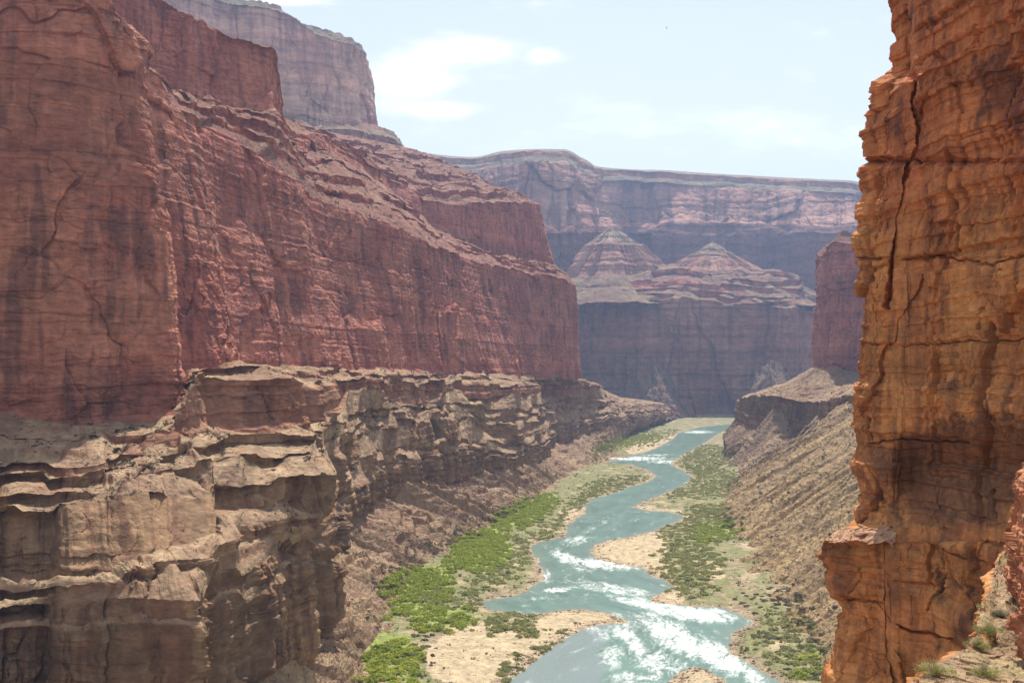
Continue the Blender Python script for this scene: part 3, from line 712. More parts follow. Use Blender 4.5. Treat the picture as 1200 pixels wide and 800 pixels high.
for bl in [(705,660,48,7,6,1.0),(668,656,30,9,30,.8),(655,690,30,4,-8,.8),(640,672,14,8,40,.6),(720,690,60,7,10,.75),(812,718,60,11,8,1.05),(760,708,50,7,12,.95),
           (790,745,60,18,28,1.0),(738,748,40,12,48,.85),(715,770,22,24,20,.6),(845,770,50,16,32,1.0),(880,790,30,9,35,.8),(770,775,40,16,10,.8),(742,795,40,10,0,.6),(700,740,30,9,30,.8),
           (676,632,22,8,-10,.6),(700,615,30,6,-30,.4),(745,537,45,3,0,.9),(785,541,30,2.5,0,.8),(700,575,40,5,-20,.3),(818,506,22,2.2,0,.8),(770,533,25,2,0,.6),(780,520,18,2,0,.4),
           (640,700,60,4,-3,.4),(820,700,60,3,0,.4),(610,710,40,2,0,.3)]:
    fo = np.maximum(fo, blob(*bl))
uw = U + 10 * fbm(WX / 40, WY / 40, 3, 80); vw = Vv + 3 * fbm(WX / 25, WY / 25, 3, 81)
st1 = fbm(uw / 30, vw / 8, 5, 82, 0.62); st2 = fbm(uw / 6, vw / 3.0, 4, 83, 0.65)
st3 = fbm(uw / 2.6, vw / 1.3, 3, 87, 0.7)
foam = ss(0.32, 1.4, fo * 1.1 + 0.42 * st3 * (0.2 + fo) + 0.50 * st1 + 0.42 * st2 * (0.35 + fo))
foam = np.maximum(foam, 0.35 * ss(0.25, 0.7, st1) * ss(0.15, 0.6, st2 + 0.2))
wav = (0.10 + 0.9 * np.clip(fo, 0, 1)) * (fbm(uw / 9, vw / 5, 4, 84) + 0.4 * fbm(uw / 3, vw / 2.2, 3, 85)) * 0.8
ljx = wpx + 22 * fbm(WX / 16, WY / 30, 5, 90, 0.6)
lag = inpoly(ljx, wpy + 6 * fbm(WX / 9, WY / 12, 4, 91), [(560,860),(590,805),(650,752),(690,732),(735,729),(700,745),(712,800),(690,860)])
lag_ = np.where(lag, 1.0, 0.0)
for _ in range(14):
    lag_[1:-1] = (lag_[:-2] + lag_[1:-1] + lag_[2:]) / 3; lag_[:, 1:-1] = (lag_[:, :-2] + lag_[:, 1:-1] + lag_[:, 2:]) / 3
foam = foam * (1 - 0.45 * lag_); wav *= (1 - 0.6 * lag_)
shallow = ss(14, 0, np.abs(sdist(WX, WY, RIV))) 
m_w, nt, b = nodes('river_water')
N, K = nt.nodes.new, nt.links.new
at = N('ShaderNodeAttribute'); at.attribute_name = 'foam'
co = N('ShaderNodeAttribute'); co.attribute_name = 'Col'
mx = N('ShaderNodeMix'); mx.data_type = 'RGBA'; K(at.outputs['Fac'], mx.inputs['Factor']); K(co.outputs['Color'], mx.inputs['A']); mx.inputs['B'].default_value = (0.78, 0.82, 0.80, 1)
K(mx.outputs['Result'], b.inputs['Base Color'])
mr = N('ShaderNodeMapRange'); K(at.outputs['Fac'], mr.inputs['Value']); mr.inputs['To Min'].default_value = 0.28; mr.inputs['To Max'].default_value = 0.8
K(mr.outputs[0], b.inputs['Roughness']); b.inputs['IOR'].default_value = 1.33
tc = N('ShaderNodeTexCoord'); no = N('ShaderNodeTexNoise'); no.inputs['Scale'].default_value = 0.45; no.inputs['Detail'].default_value = 5; K(tc.outputs['Object'], no.inputs['Vector'])
bp = N('ShaderNodeBump'); bp.inputs['Strength'].default_value = 0.5; bp.inputs['Distance'].default_value = 0.5; K(no.outputs['Fac'], bp.inputs['Height']); K(bp.outputs[0], b.inputs['Normal'])
teal = np.array((0.115, 0.19, 0.155)); sh_ = np.array((0.17, 0.215, 0.18)); gl = np.array((0.20, 0.235, 0.235))
WC = teal * (1 + 0.25 * fbm(uw / 50, vw / 14, 3, 86))[..., None]
WC = WC + (sh_ - WC) * (0.6 * shallow)[..., None]
WC = WC + (gl - WC) * (0.7 * lag_)[..., None]
river_o = grid_object('river', np.stack([WX, WY, wav], -1), WC, m_w, {'foam': foam})
structure(river_o, 'teal river with white rapids winding down the canyon floor')

# ================================================================ NEAR CLIFF (right)
lev = [ # py, silhouette px, distance factor
 (-420,1075,1.0),(-70,1062,1.0),(0,1050,1.0),(45,1050,1.0),(82,1051,1.0),(96,1029,1.0),(140,1025,1.0),(184,1024,1.0),(190,1031,1.01),(196,1023,1.0),(262,1017,1.0),(276,1008,1.0),(300,1014,1.0),
 (380,1013,1.0),(430,1010,1.0),(480,1003,1.0),(500,1001,0.998),(545,997,0.99),(560,1001,0.985),(608,1003,0.975),(618,990,0.965),(634,964,0.95),(648,953,0.944),(664,960,0.945),(698,966,0.945),(703,974,0.946),(735,974,0.945),(745,968,0.945),(785,960,0.945),(860,957,0.94),(1150,950,0.93)]
inner = [(1045,115),(1072,111),(1100,107),(1130,103),(1160,99),(1200,93),(1260,82),(1400,62),(1700,45)]
nst = []
# stations go from the hidden back, round the silhouette, then towards the camera
def lin(k): return lev[::-1][k]
L2_ = lev[::-1]
nst.append([P(sx + 120, py if py < 860 and py > -80 else py, 190 * f) for py, sx, f in L2_])
nst.append([P(sx + 42, py, 150 * f) for py, sx, f in L2_])
nst.append([P(sx + 9, py, 130 * f) for py, sx, f in L2_])
nst.append([P(sx, py, 121 * f) for py, sx, f in L2_])
for j, (ix, iy) in enumerate(inner):
    row = []
    for py, sx, f in L2_:
        fade = max(0.0, 1 - (ix - 1045) / 60.0)          # the ledge only juts out near the silhouette
        ff = f if f > 0.99 else 1 - (1 - f) * (0.55 + 0.45 * fade)
        x = ix if j > 0 else max(ix, sx + 22) - (12 if py > 620 and py < 1000 else 0)
        if 495 < py < 615 and ix > 1060: ff += 0.05 * math.sin((py - 495) / 120 * math.pi)     # recess under the big wall
        row.append(P(x, py, iy * ff))
    nst.append(row)
nseg = []
for i in range(len(L2_) - 1):
    py = (L2_[i][0] + L2_[i + 1][0]) / 2
    nseg.append(('slope' if 616 < py < 640 else 'cliff', 'orange'))
cracks = [([(1066,75),(1075,95),(1068,120),(1075,140),(1075,172),(1068,186)], 2.6, 1.6), ([(1066,186),(1062,210),(1055,245),(1049,285),(1046,305),(1044,340),(1041,360)], 3.0, 2.4),
  ([(1024,184),(1045,187),(1068,185),(1082,190)], 2.2, 1.4), ([(1118,178),(1121,200),(1123,240),(1127,270),(1124,290)], 3.0, 2.2), ([(1148,30),(1142,60),(1143,95),(1140,100)], 1.6, 1.1),
  ([(1183,0),(1178,35)], 1.6, 1.0), ([(1027,240),(1026,280)], 1.6, 1.0), ([(1010,303),(1048,303),(1075,302),(1110,299)], 1.8, 0.9), ([(1152,360),(1149,385)], 1.6, .8), ([(1018,490),(1014,525)], 2.0, 1.5),
  ([(1091,515),(1090,550)], 1.8, 1.2), ([(1161,575),(1160,610),(1152,640),(1146,655)], 2.4, 1.8), ([(1104,610),(1099,640),(1105,660),(1098,690),(1087,715)], 2.0, 1.3),
  ([(1045,620),(1041,650),(1043,680),(1040,705),(1046,735),(1045,770),(1050,800),(1049,830)], 3.2, 2.4), ([(974,702),(1000,705),(1040,711)], 1.4, .8), ([(992,668),(984,695)], 1.5, .9),
  ([(1040,716),(1060,738),(1095,745),(1120,748)], 1.5, 1.0), ([(1000,400),(1060,405),(1130,401),(1200,398)], 1.2, .5), ([(1008,520),(1060,515),(1140,518)], 1.5, .7),
  ([(1038,95),(1036,130),(1028,180)], 1.2, .5), ([(1100,300),(1160,310),(1210,296)], 1.8, .8), ([(1200,60),(1185,110),(1180,180),(1190,240)], 1.6, .8)]
def near_post(V, C, s, z, rk, rf):
    py = HY - (V[..., 2] - EYE) / V[..., 1] * F; px = 600 + V[..., 0] / V[..., 1] * F
    # desert varnish stains on the faces, plus shade painted into the recess band
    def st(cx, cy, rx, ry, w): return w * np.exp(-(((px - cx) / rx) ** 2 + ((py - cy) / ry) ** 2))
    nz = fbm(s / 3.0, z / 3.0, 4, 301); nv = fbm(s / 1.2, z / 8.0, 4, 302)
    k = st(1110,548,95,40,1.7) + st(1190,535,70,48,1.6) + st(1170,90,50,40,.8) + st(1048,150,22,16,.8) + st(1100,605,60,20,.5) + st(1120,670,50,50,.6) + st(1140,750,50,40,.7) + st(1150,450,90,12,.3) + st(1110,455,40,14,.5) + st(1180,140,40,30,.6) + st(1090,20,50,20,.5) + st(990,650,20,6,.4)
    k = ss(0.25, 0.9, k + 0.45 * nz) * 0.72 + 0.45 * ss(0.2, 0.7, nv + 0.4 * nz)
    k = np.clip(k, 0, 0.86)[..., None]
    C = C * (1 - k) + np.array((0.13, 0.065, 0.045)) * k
    # redder upper wall, yellower beds lower down
    u = ss(330, 180, py)[..., None]
    C = C * (1 - u) + C * np.array((0.90, 0.74, 0.80)) * u
    d = (rk == [i for i, q in enumerate(nseg) if q[0] == 'slope'][0])[None, :, None] if False else None
    sl = np.array([nseg[i][0] == 'slope' for i in rk])[None, :] & (px < 1046 + 6 * nz)
    C = np.where(sl[..., None], np.array((0.42, 0.25, 0.155)) * (1 + 0.3 * nz[..., None]), C)
    return V, C
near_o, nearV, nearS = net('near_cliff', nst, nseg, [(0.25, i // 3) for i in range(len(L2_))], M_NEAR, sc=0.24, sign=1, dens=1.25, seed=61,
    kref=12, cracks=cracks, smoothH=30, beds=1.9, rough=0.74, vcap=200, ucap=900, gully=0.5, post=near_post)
structure(near_o, 'sheer orange limestone cliff close on the right with deep cracks')

# ================================================================ NEAR RUBBLE SLOPE (bottom right)
ns = [
 [P(1015,900,22), P(1020,830,26), P(1110,890,22), P(1260,930,20), P(1320,640,20), P(1600,560,18)],
 [P(1045,860,27), P(1050,802,30), P(1130,826,28), P(1225,860,26), P(1250,640,26), P(1500,520,22)],
 [P(1092,850,31), P(1100,781,32.5), P(1150,796,31.5), P(1205,812,30.5), P(1222,600,31), P(1450,500,26)],
 [P(1128,830,34), P(1134,757,35), P(1162,768,34.5), P(1192,772,34), P(1205,590,34.5), P(1400,480,28)],
 [P(1145,800,37), P(1148,722,38), P(1164,735,37.6), P(1181,742,37), P(1192,575,37.8), P(1380,470,30)],
 [P(1160,790,41), P(1162,690,42), P(1168,695,41.6), P(1175,700,41.2), P(1184,560,42), P(1360,460,34)],
 [P(1176,770,45), P(1177,648,46), P(1179,652,45.8), P(1182,655,45.5), P(1188,548,46.2), P(1340,455,38)],
 [P(1215,760,50), P(1212,560,51), P(1216,562,51), P(1222,565,51), P(1230,500,51.5), P(1360,440,44)],
 [P(1260,760,58), P(1255,500,59), P(1260,500,59), P(1270,500,59), P(1290,450,60), P(1400,420,54)],
]
ns = [[r[0], r[1], r[2]] + [(x + 0.018 * y, y, z) for x, y, z in r[3:]] for r in ns]
def ns_post(V, C, s, z, rk, rf):
    q = ss(0.0, 0.4, fbm(s / 0.9, z / 0.5, 4, 311))[..., None] * ((rk >= 1) & (rk <= 2))[None, :, None]
    C = C * (1 - 0.55 * q) + np.array((0.30, 0.27, 0.13)) * 0.55 * q
    return V, C
ns_o, nsV, nsS = net('rubble_slope', ns, [('cliff','orange'),('slope','talus'),('slope','talus'),('cliff','knob'),('slope','talus')],
    [(0,0),(.25,1),(0,0),(.25,2),(.3,2),(0,0)], M_NEARSLOPE, sc=0.075, sign=1, dens=1.3, seed=71, kref=1, rough=1.0, gully=0.5, smoothH=40, post=ns_post)
structure(ns_o, 'pale rubble slope with dry grass at the foot of the near cliff, bottom right')
HAZE = 0.7e-4; EXPO = 0.52

# ================================================================ PLANTS AND LOOSE ROCKS
def tag(o, label, cat, group=None):
    o['label'] = label; o['category'] = cat
    if group: o['group'] = group
    return o

def plain(name, rough=0.9, use_col=True, col=(1, 1, 1), noise=None):
    m, nt, b = nodes(name)
    b.inputs['Roughness'].default_value = rough; b.inputs['Specular IOR Level'].default_value = 0.15
    at = nt.nodes.new('ShaderNodeAttribute'); at.attribute_name = 'Col'
    no = nt.nodes.new('ShaderNodeTexNoise'); no.inputs['Scale'].default_value = noise or 1.0; no.inputs['Detail'].default_value = 4
    tc = nt.nodes.new('ShaderNodeTexCoord'); nt.links.new(tc.outputs['Object'], no.inputs['Vector'])
    r = nt.nodes.new('ShaderNodeMapRange'); nt.links.new(no.outputs['Fac'], r.inputs['Value'])
    r.inputs['From Min'].default_value = 0.3; r.inputs['From Max'].default_value = 0.7; r.inputs['To Min'].default_value = 0.7; r.inputs['To Max'].default_value = 1.3
    v = nt.nodes.new('ShaderNodeVectorMath'); v.operation = 'SCALE'
    nt.links.new(at.outputs['Color'], v.inputs[0]); nt.links.new(r.outputs[0], v.inputs['Scale']); nt.links.new(v.outputs[0], b.inputs['Base Color'])
    return m
M_LEAF = plain('leaves', 0.75, noise=2.0)
_nt = M_LEAF.node_tree
_oi = _nt.nodes.new('ShaderNodeObjectInfo'); _hs = _nt.nodes.new('ShaderNodeHueSaturation')
_r1 = _nt.nodes.new('ShaderNodeMapRange'); _nt.links.new(_oi.outputs['Random'], _r1.inputs['Value']); _r1.inputs['To Min'].default_value = 0.72; _r1.inputs['To Max'].default_value = 1.2
_nt.links.new(_r1.outputs[0], _hs.inputs['Value'])
_r2 = _nt.nodes.new('ShaderNodeMapRange'); _nt.links.new(_oi.outputs['Random'], _r2.inputs['Value']); _r2.inputs['To Min'].default_value = 0.51; _r2.inputs['To Max'].default_value = 0.485
_nt.links.new(_r2.outputs[0], _hs.inputs['Hue'])
_bb = _nt.nodes['Principled BSDF']; _nt.links.new(_bb.inputs['Base Color'].links[0].from_socket, _hs.inputs['Color']); _nt.links.new(_hs.outputs[0], _bb.inputs['Base Color'])
_b = _nt.nodes['Principled BSDF']; _t = _nt.nodes.new('ShaderNodeBsdfTranslucent'); _mx = _nt.nodes.new('ShaderNodeMixShader'); _mx.inputs[0].default_value = 0.42
_nt.links.new(_b.inputs['Base Color'].links[0].from_socket, _t.inputs['Color']); _nt.links.new(_b.outputs[0], _mx.inputs[1]); _nt.links.new(_t.outputs[0], _mx.inputs[2])
_nt.links.new(_mx.outputs[0], _nt.nodes['Material Output'].inputs['Surface'])
M_BOULDER = plain('boulder_rock', 0.95, noise=1.3)
M_TWIG = plain('twigs', 0.9, noise=3.0)

def leaf_cloud(rng, n, r, hgt, leaf, c0, c1):
    """a dome of leaf clumps: lumps round a few branch ends with gaps between"""
    nl = int(rng.integers(8, 15))
    la = rng.random(nl) * 2 * np.pi; lr = np.sqrt(rng.random(nl)) * 0.95 * r
    lc = np.stack([np.cos(la) * lr, np.sin(la) * lr, hgt * (0.38 + 0.35 * rng.random(nl)) * (1 - 0.35 * (lr / r) ** 2)], 1)
    k = rng.integers(0, nl, n)
    d = rng.normal(size=(n, 3)); d /= np.linalg.norm(d, axis=1)[:, None]
    ctr = lc[k] + d * (0.38 * r * (0.55 + 0.45 * rng.random(n)))[:, None] * np.array([1, 1, 0.8 * hgt / r])
    ctr[:, 2] = np.maximum(ctr[:, 2], 0.05 * hgt)
    nrm = d * 0.6 + rng.normal(size=(n, 3)) * 0.5 + np.array([0, 0, 0.35]); nrm /= np.linalg.norm(nrm, axis=1)[:, None]
    a = np.cross(nrm, rng.normal(size=(n, 3))); a /= np.linalg.norm(a, axis=1)[:, None]; b = np.cross(nrm, a)
    s = leaf * (0.6 + 0.8 * rng.random(n))[:, None]
    V = np.stack([ctr - a * s, ctr - b * s * 0.7, ctr + a * s, ctr + b * s * 0.7], 1).reshape(-1, 3)
    q = np.arange(n * 4).reshape(n, 4)
    t = rng.random(n)[:, None]
    C = np.repeat(np.array(c0) * (1 - t) + np.array(c1) * t, 4, 0)
    return V, q, C

KINDS = dict(
    bright=dict(c0=(0.29, 0.36, 0.05), c1=(0.46, 0.49, 0.11), r=2.5, h=2.2, leaf=0.42),
    olive=dict(c0=(0.22, 0.24, 0.095), c1=(0.40, 0.40, 0.17), r=2.35, h=1.7, leaf=0.38),
    grey=dict(c0=(0.19, 0.17, 0.11), c1=(0.27, 0.235, 0.16), r=1.5, h=1.2, leaf=0.32))
VAR = {}
for kk, p in KINDS.items():
    VAR[kk] = [leaf_cloud(np.random.default_rng(500 + i + len(kk)), 150, p['r'], p['h'], p['leaf'], p['c0'], p['c1']) for i in range(5)]
VARS = {}   # thinner ones for the thicket mass
for kk, p in KINDS.items():
    VARS[kk] = [leaf_cloud(np.random.default_rng(600 + i + len(kk)), 55, p['r'], p['h'], p['leaf'] * 1.45, p['c0'], p['c1']) for i in range(5)]

bpy.context.view_layer.update()
dg = bpy.context.evaluated_depsgraph_get()
CAM = Vector((0, 0, EYE))
def hit(px, py, ok=None):
    d = Vector(((px - 600) / F, 1.0, (HY - py) / F)).normalized()
    r, loc, nr, i, ob, mt = scene.ray_cast(dg, CAM, d)
    if not r: return None
    if ok and ob.name.split('.')[0] not in ok: return None
    return loc, nr, ob

PATCH = [  # kind, spacing (m), polygon in the photo, label
 ('bright', 2.7, [(430,805),(427,770),(450,748),(480,752),(493,770),(486,805)], 'lime green bush in the clump at the bottom edge, left of the sandy bar'),
 ('bright', 2.9, [(446,690),(452,674),(480,664),(520,670),(535,680),(508,706),(470,705)], 'lime green bush at the foot of the rubble slope above the sandy bar'),
 ('bright', 2.8, [(446,712),(480,708),(520,712),(562,722),(545,738),(505,742),(478,728)], 'lime green bush in the band bordering the back of the sandy bar'),
 ('olive', 3.7, [(490,705),(500,690),(540,690),(570,705),(566,716),(520,712)], 'dark olive bush between the lime thickets left of the rapids'),
 ('grey', 4.2, [(480,745),(495,740),(510,750),(505,790),(490,800)], 'grey-brown bush along the left edge of the sandy bar'),
 ('bright', 3.0, [(515,668),(530,640),(550,622),(585,618),(600,640),(592,662),(570,672),(545,668)], 'lime green bush on the terrace left of the white rapids'),
 ('bright', 3.2, [(575,612),(600,592),(640,578),(655,585),(640,600),(615,618),(590,622)], 'lime green bush on the upstream left terrace beyond the rapids'),
 ('olive', 3.7, [(540,690),(560,672),(600,655),(612,640),(622,655),(610,672),(575,692)], 'dark olive bush on the bank beside the white rapids'),
 ('olive', 2.7, [(580,716),(625,722),(628,735),(605,750),(570,735)], 'olive bush in the thicket at the neck of the sand spit'),
 ('olive', 2.1, [(575,800),(600,780),(640,750),(662,737),(668,741),(640,762),(608,795),(595,803)], 'olive bush in the strip along the lagoon shore'),
 ('olive', 4.4, [(600,640),(640,612),(660,600),(668,606),(640,628),(610,650)], 'olive bush on the cobble point left of the river'),
 ('olive', 4.8, [(655,600),(680,575),(705,562),(750,556),(765,562),(715,576),(690,588),(670,602)], 'olive bush on the left bank above the middle river bend'),
 ('olive', 6.0, [(690,545),(695,520),(740,508),(790,502),(800,506),(770,520),(720,530),(705,542)], 'small olive bush on the distant left bank'),
 ('bright', 7.2, [(690,530),(720,515),(770,508),(780,512),(730,525)], 'small lime bush on the distant left bank'),
 ('olive', 3.7, [(775,690),(770,655),(790,640),(825,640),(850,655),(830,690),(800,705)], 'olive bush on the flat behind the right point bar'),
 ('olive', 4.3, [(760,625),(800,612),(810,590),(850,590),(862,610),(840,640),(790,640)], 'olive bush on the broad right terrace'),
 ('bright', 4.2, [(808,628),(820,615),(860,610),(868,618),(850,632),(815,636)], 'yellow-green bush on the right terrace'),
 ('olive', 5.2, [(800,585),(780,580),(810,565),(805,548),(840,545),(865,560),(850,585)], 'olive bush on the right bank at the middle bend'),
 ('olive', 6.0, [(795,545),(800,532),(830,520),(850,525),(860,545),(820,552)], 'small olive bush on the distant right bank'),
 ('olive', 5.6, [(870,745),(890,720),(930,715),(965,740),(965,800),(915,795)], 'olive bush on the cobbly flat below the near cliff'),
 ('bright', 6.0, [(910,785),(915,770),(950,765),(962,790),(930,800)], 'green bush near the water below the near cliff'),
 ('grey', 6.8, [(880,735),(870,700),(900,680),(960,700),(965,800),(920,790)], 'grey-brown bush scattered over the lower right hillside'),
 ('grey', 7.6, [(600,600),(560,620),(520,650),(470,670),(450,700),(440,670),(520,620),(590,590)], 'grey-brown bush on the foot of the left rubble slope'),
]
rng = np.random.default_rng(77)
cand = {'bright': [], 'olive': [], 'grey': []}
for pi, (kk, sp, poly, lab) in enumerate(PATCH):
    poly = np.array(poly, float)
    gp = np.array([PG(*p, z=4.0) for p in poly])
    lo, hi = gp.min(0), gp.max(0)
    n = int((hi[0] - lo[0]) * (hi[1] - lo[1]) / sp ** 2 * 1.15)
    n = min(n, 5000)
    X = lo[0] + rng.random(n) * (hi[0] - lo[0]); Y = lo[1] + rng.random(n) * (hi[1] - lo[1])
    px = 600 + X / Y * F; py = HY + (EYE - 4.0) / Y * F
    jx = px + 26 * n2(X / 11, Y / 16, 400) * 541 / Y + 8 * n2(X / 4, Y / 5, 404); jy = py + 22 * n2(X / 11, Y / 16, 401) * 541 / Y + 5 * n2(X / 4, Y / 5, 405)
    keep = inpoly(jx, jy, poly) & (n2(X / 7, Y / 9, 402) > -0.22)
    for x_, y_ in zip(px[keep], py[keep]):
        h_ = hit(x_, y_, ('valley_floor', 'canyon_wall', 'hillside'))
        if h_ is None or h_[0].z < 0.25: continue
        cand[kk].append((h_[0].x, h_[0].y, h_[0].z, pi))
names = {'bright': 'mesquite_bush', 'olive': 'tamarisk_bush', 'grey': 'brush_bush'}
groups = {'bright': 'lime green bushes along the river', 'olive': 'olive bushes along the river', 'grey': 'grey-brown bushes near the river'}
for kk, lst in cand.items():
    lst.sort(key=lambda c: c[1])
    print(kk, len(lst))
    protos = []
    for i, (V, q, C) in enumerate(VAR[kk]):
        me_o = raw_object(names[kk], V, q, C, M_LEAF, smooth=False)
        protos.append(me_o)
    nind = 290
    for i, c in enumerate(lst[:nind]):
        o = protos[i] if i < 5 else protos[i % 5].copy()
        if i >= 5: COL.objects.link(o)
        s = 0.6 + 0.75 * rng.random()
        if kk == 'olive' and c[3] in (9,): s *= 0.7
        o.location = (c[0], c[1], c[2] - 0.15); o.scale = (s * (0.8 + 0.5 * rng.random()), s * (0.8 + 0.5 * rng.random()), s * (0.65 + 0.6 * rng.random())); o.rotation_euler = (0, 0, rng.random() * 6.28)
        tag(o, PATCH[c[3]][3], 'bush', groups[kk])
    rest = lst[nind:]
    if rest:
        Vs, Qs, Cs, b0 = [], [], [], 0
        for c in rest:
            V, q, C = VARS[kk][rng.integers(0, 5)]
            s = 0.65 + 0.6 * rng.random(); a = rng.random() * 6.28
            R = np.array([[math.cos(a), -math.sin(a), 0], [math.sin(a), math.cos(a), 0], [0, 0, 1]])
            Vs.append(V @ R.T * s + np.array(c[:3]) - np.array([0, 0, 0.15])); Qs.append(q + b0); Cs.append(C * (0.85 + 0.3 * rng.random())); b0 += len(V)
        o = raw_object({'bright': 'green_thicket', 'olive': 'olive_thicket', 'grey': 'brush'}[kk], np.concatenate(Vs), np.concatenate(Qs), np.concatenate(Cs), M_LEAF, smooth=False)
        o['kind'] = 'stuff'; o['label'] = {'bright': 'lime green thicket farther along the river', 'olive': 'olive riverside thicket farther upstream', 'grey': 'sparse grey brush farther along the banks'}[kk]

# ---- rocks
def rock(seed, sub=1):
    r_ = np.random.default_rng(seed)
    import bmesh
    bm = bmesh.new(); bmesh.ops.create_icosphere(bm, subdivisions=sub, radius=1.0)
    V = np.array([v.co[:] for v in bm.verts]); q = np.array([[v.index for v in f.verts] for f in bm.faces]); bm.free()
    for _ in range(9):                       # chop flat faces off
        n = r_.normal(size=3); n /= np.linalg.norm(n); d = 0.45 + 0.35 * r_.random()
        t = V @ n; V = V - np.clip(t - d, 0, None)[:, None] * n
    V = V * np.array([1.0, 0.6 + 0.4 * r_.random(), 0.45 + 0.35 * r_.random()])
    return V, q
ROCKS = [rock(900 + i, 2) for i in range(6)]
RSM = [rock(950 + i, 1) for i in range(6)]
def scatter_points(V, sl, n, ylim, rg, need=None):
    P_ = V.reshape(-1, 3); s_ = sl.reshape(-1)
    px = 600 + P_[:, 0] / np.maximum(P_[:, 1], 1) * F; py = HY - (P_[:, 2] - EYE) / np.maximum(P_[:, 1], 1) * F
    m = (s_ > 0.5) & (px > -20) & (px < 1220) & (py < 830) & (py > -20) & (P_[:, 1] < ylim) & (P_[:, 2] > 1)
    if need is not None: m &= need(P_, px, py)
    idx = np.nonzero(m)[0]
    # favour loose clusters
    w_ = 0.25 + ss(-0.1, 0.4, n2(P_[idx, 0] / 18 + P_[idx, 2] / 20, P_[idx, 1] / 26, 410)) * 1.5
    w_ *= P_[idx, 1] ** 1.0; w_ /= w_.sum()
    return P_[rg.choice(idx, size=min(n, len(idx)), replace=False, p=w_)]
def mass(name, label, pts, shapes, size, col, mat, rg, cvar=0.35, flat=False):
    Vs, Qs, Cs, b0 = [], [], [], 0
    for p in pts:
        sh_ = shapes[rg.integers(0, len(shapes))]; V, q = sh_[0], sh_[1]
        s = size * (0.4 + rg.pareto(2.6) * 0.6); s = min(s, size * 3.2); a = rg.random() * 6.28
        R = np.array([[math.cos(a), -math.sin(a), 0], [math.sin(a), math.cos(a), 0], [0, 0, 1]])
        Vs.append(V @ R.T * s + p); Qs.append(q + b0); b0 += len(V)
        c_ = np.array(col[rg.integers(0, len(col))]) * (1 - cvar / 2 + cvar * rg.random())
        Cs.append(np.repeat(c_[None], len(V), 0))
    o = raw_object(name, np.concatenate(Vs), np.concatenate(Qs), np.concatenate(Cs), mat, smooth=False)
    o['kind'] = 'stuff'; o['label'] = label
    return o
rg = np.random.default_rng(91)
RCOL = [(0.30, 0.21, 0.14), (0.36, 0.26, 0.18), (0.22, 0.11, 0.08), (0.17, 0.11, 0.085)]
mass('talus_rocks', 'loose rocks strewn over the left rubble slopes', scatter_points(wallV, wallS, 13000, 1500, rg), RSM, 0.75, RCOL, M_BOULDER, rg)
mass('talus_rocks', 'loose rocks strewn over the right hillside', scatter_points(hillV, hillS, 9000, 1700, rg), RSM, 0.9, RCOL, M_BOULDER, rg)
tuft = [leaf_cloud(np.random.default_rng(700 + i), 12, 0.8, 0.7, 0.32, (1, 1, 1), (1, 1, 1))[:2] for i in range(4)]
SC = [(0.10, 0.10, 0.055), (0.14, 0.125, 0.08), (0.085, 0.08, 0.05)]
mass('desert_scrub', 'dark scrub dotting the left slopes and benches', scatter_points(wallV, wallS, 7000, 1500, rg), tuft, 1.0, SC, M_LEAF, rg)
mass('desert_scrub', 'dark scrub dotting the right hillside', scatter_points(hillV, hillS, 9000, 1900, rg), tuft, 1.15, SC + [(0.16, 0.15, 0.07)], M_LEAF, rg)
# cobbles along the water
fp = np.stack([GX, GY, h], -1)
shz = ((land > 0.3) & (land < 9)).astype(float)
cp = scatter_points(fp + np.array([0, 0, 0.15]), shz, 9000, 1700, rg, need=lambda P_, px, py: P_[:, 2] > 0.1) if False else None
m_ = (shz > 0).reshape(-1) & (GY.reshape(-1) > 500) & (GY.reshape(-1) < 1700)
idx = np.nonzero(m_)[0]; idx = rg.choice(idx, size=min(9000, len(idx)), replace=False)
mass('cobbles', 'cobbles and small rocks lining both river banks', fp.reshape(-1, 3)[idx], RSM, 0.6, [(0.30, 0.20, 0.14), (0.42, 0.33, 0.25), (0.20, 0.13, 0.1)], M_BOULDER, rg)

# low plants and stones on the sand bars
m_ = ((sand > 0.5) & (land > 1.5)).reshape(-1) & (GY.reshape(-1) > 500) & (GY.reshape(-1) < 1300)
idx = np.nonzero(m_)[0]; idx = rg.choice(idx, size=min(3500, len(idx)), replace=False)
mass('desert_scrub', 'sparse tufts over the sand bars', fp.reshape(-1, 3)[idx[:2200]], tuft, 0.55, [(0.25, 0.22, 0.12), (0.2, 0.2, 0.09), (0.32, 0.25, 0.16)], M_LEAF, rg)
mass('cobbles', 'scattered stones over the sand bars', fp.reshape(-1, 3)[idx[2200:]], RSM, 0.35, [(0.36, 0.26, 0.19), (0.25, 0.17, 0.13)], M_BOULDER, rg)

m_ = ((sand < 0.5) & (land > 3)).reshape(-1) & (GY.reshape(-1) > 500) & (GY.reshape(-1) < 1900) & (gpx.reshape(-1) > 420) & (gpx.reshape(-1) < 980)
idx = np.nonzero(m_)[0]; w_ = GY.reshape(-1)[idx] ** 1.5 * (0.15 + (n2(GX.reshape(-1)[idx] / 14, GY.reshape(-1)[idx] / 18, 430) > 0.0)); w_ = w_ / w_.sum()
idx = rg.choice(idx, size=min(9000, len(idx)), replace=False, p=w_)
mass('riverside_brush', 'low olive and straw coloured brush between the riverside bushes', fp.reshape(-1, 3)[idx], tuft, 1.25, [(0.24, 0.25, 0.10), (0.33, 0.31, 0.14), (0.28, 0.24, 0.15), (0.20, 0.21, 0.09)], M_LEAF, rg)

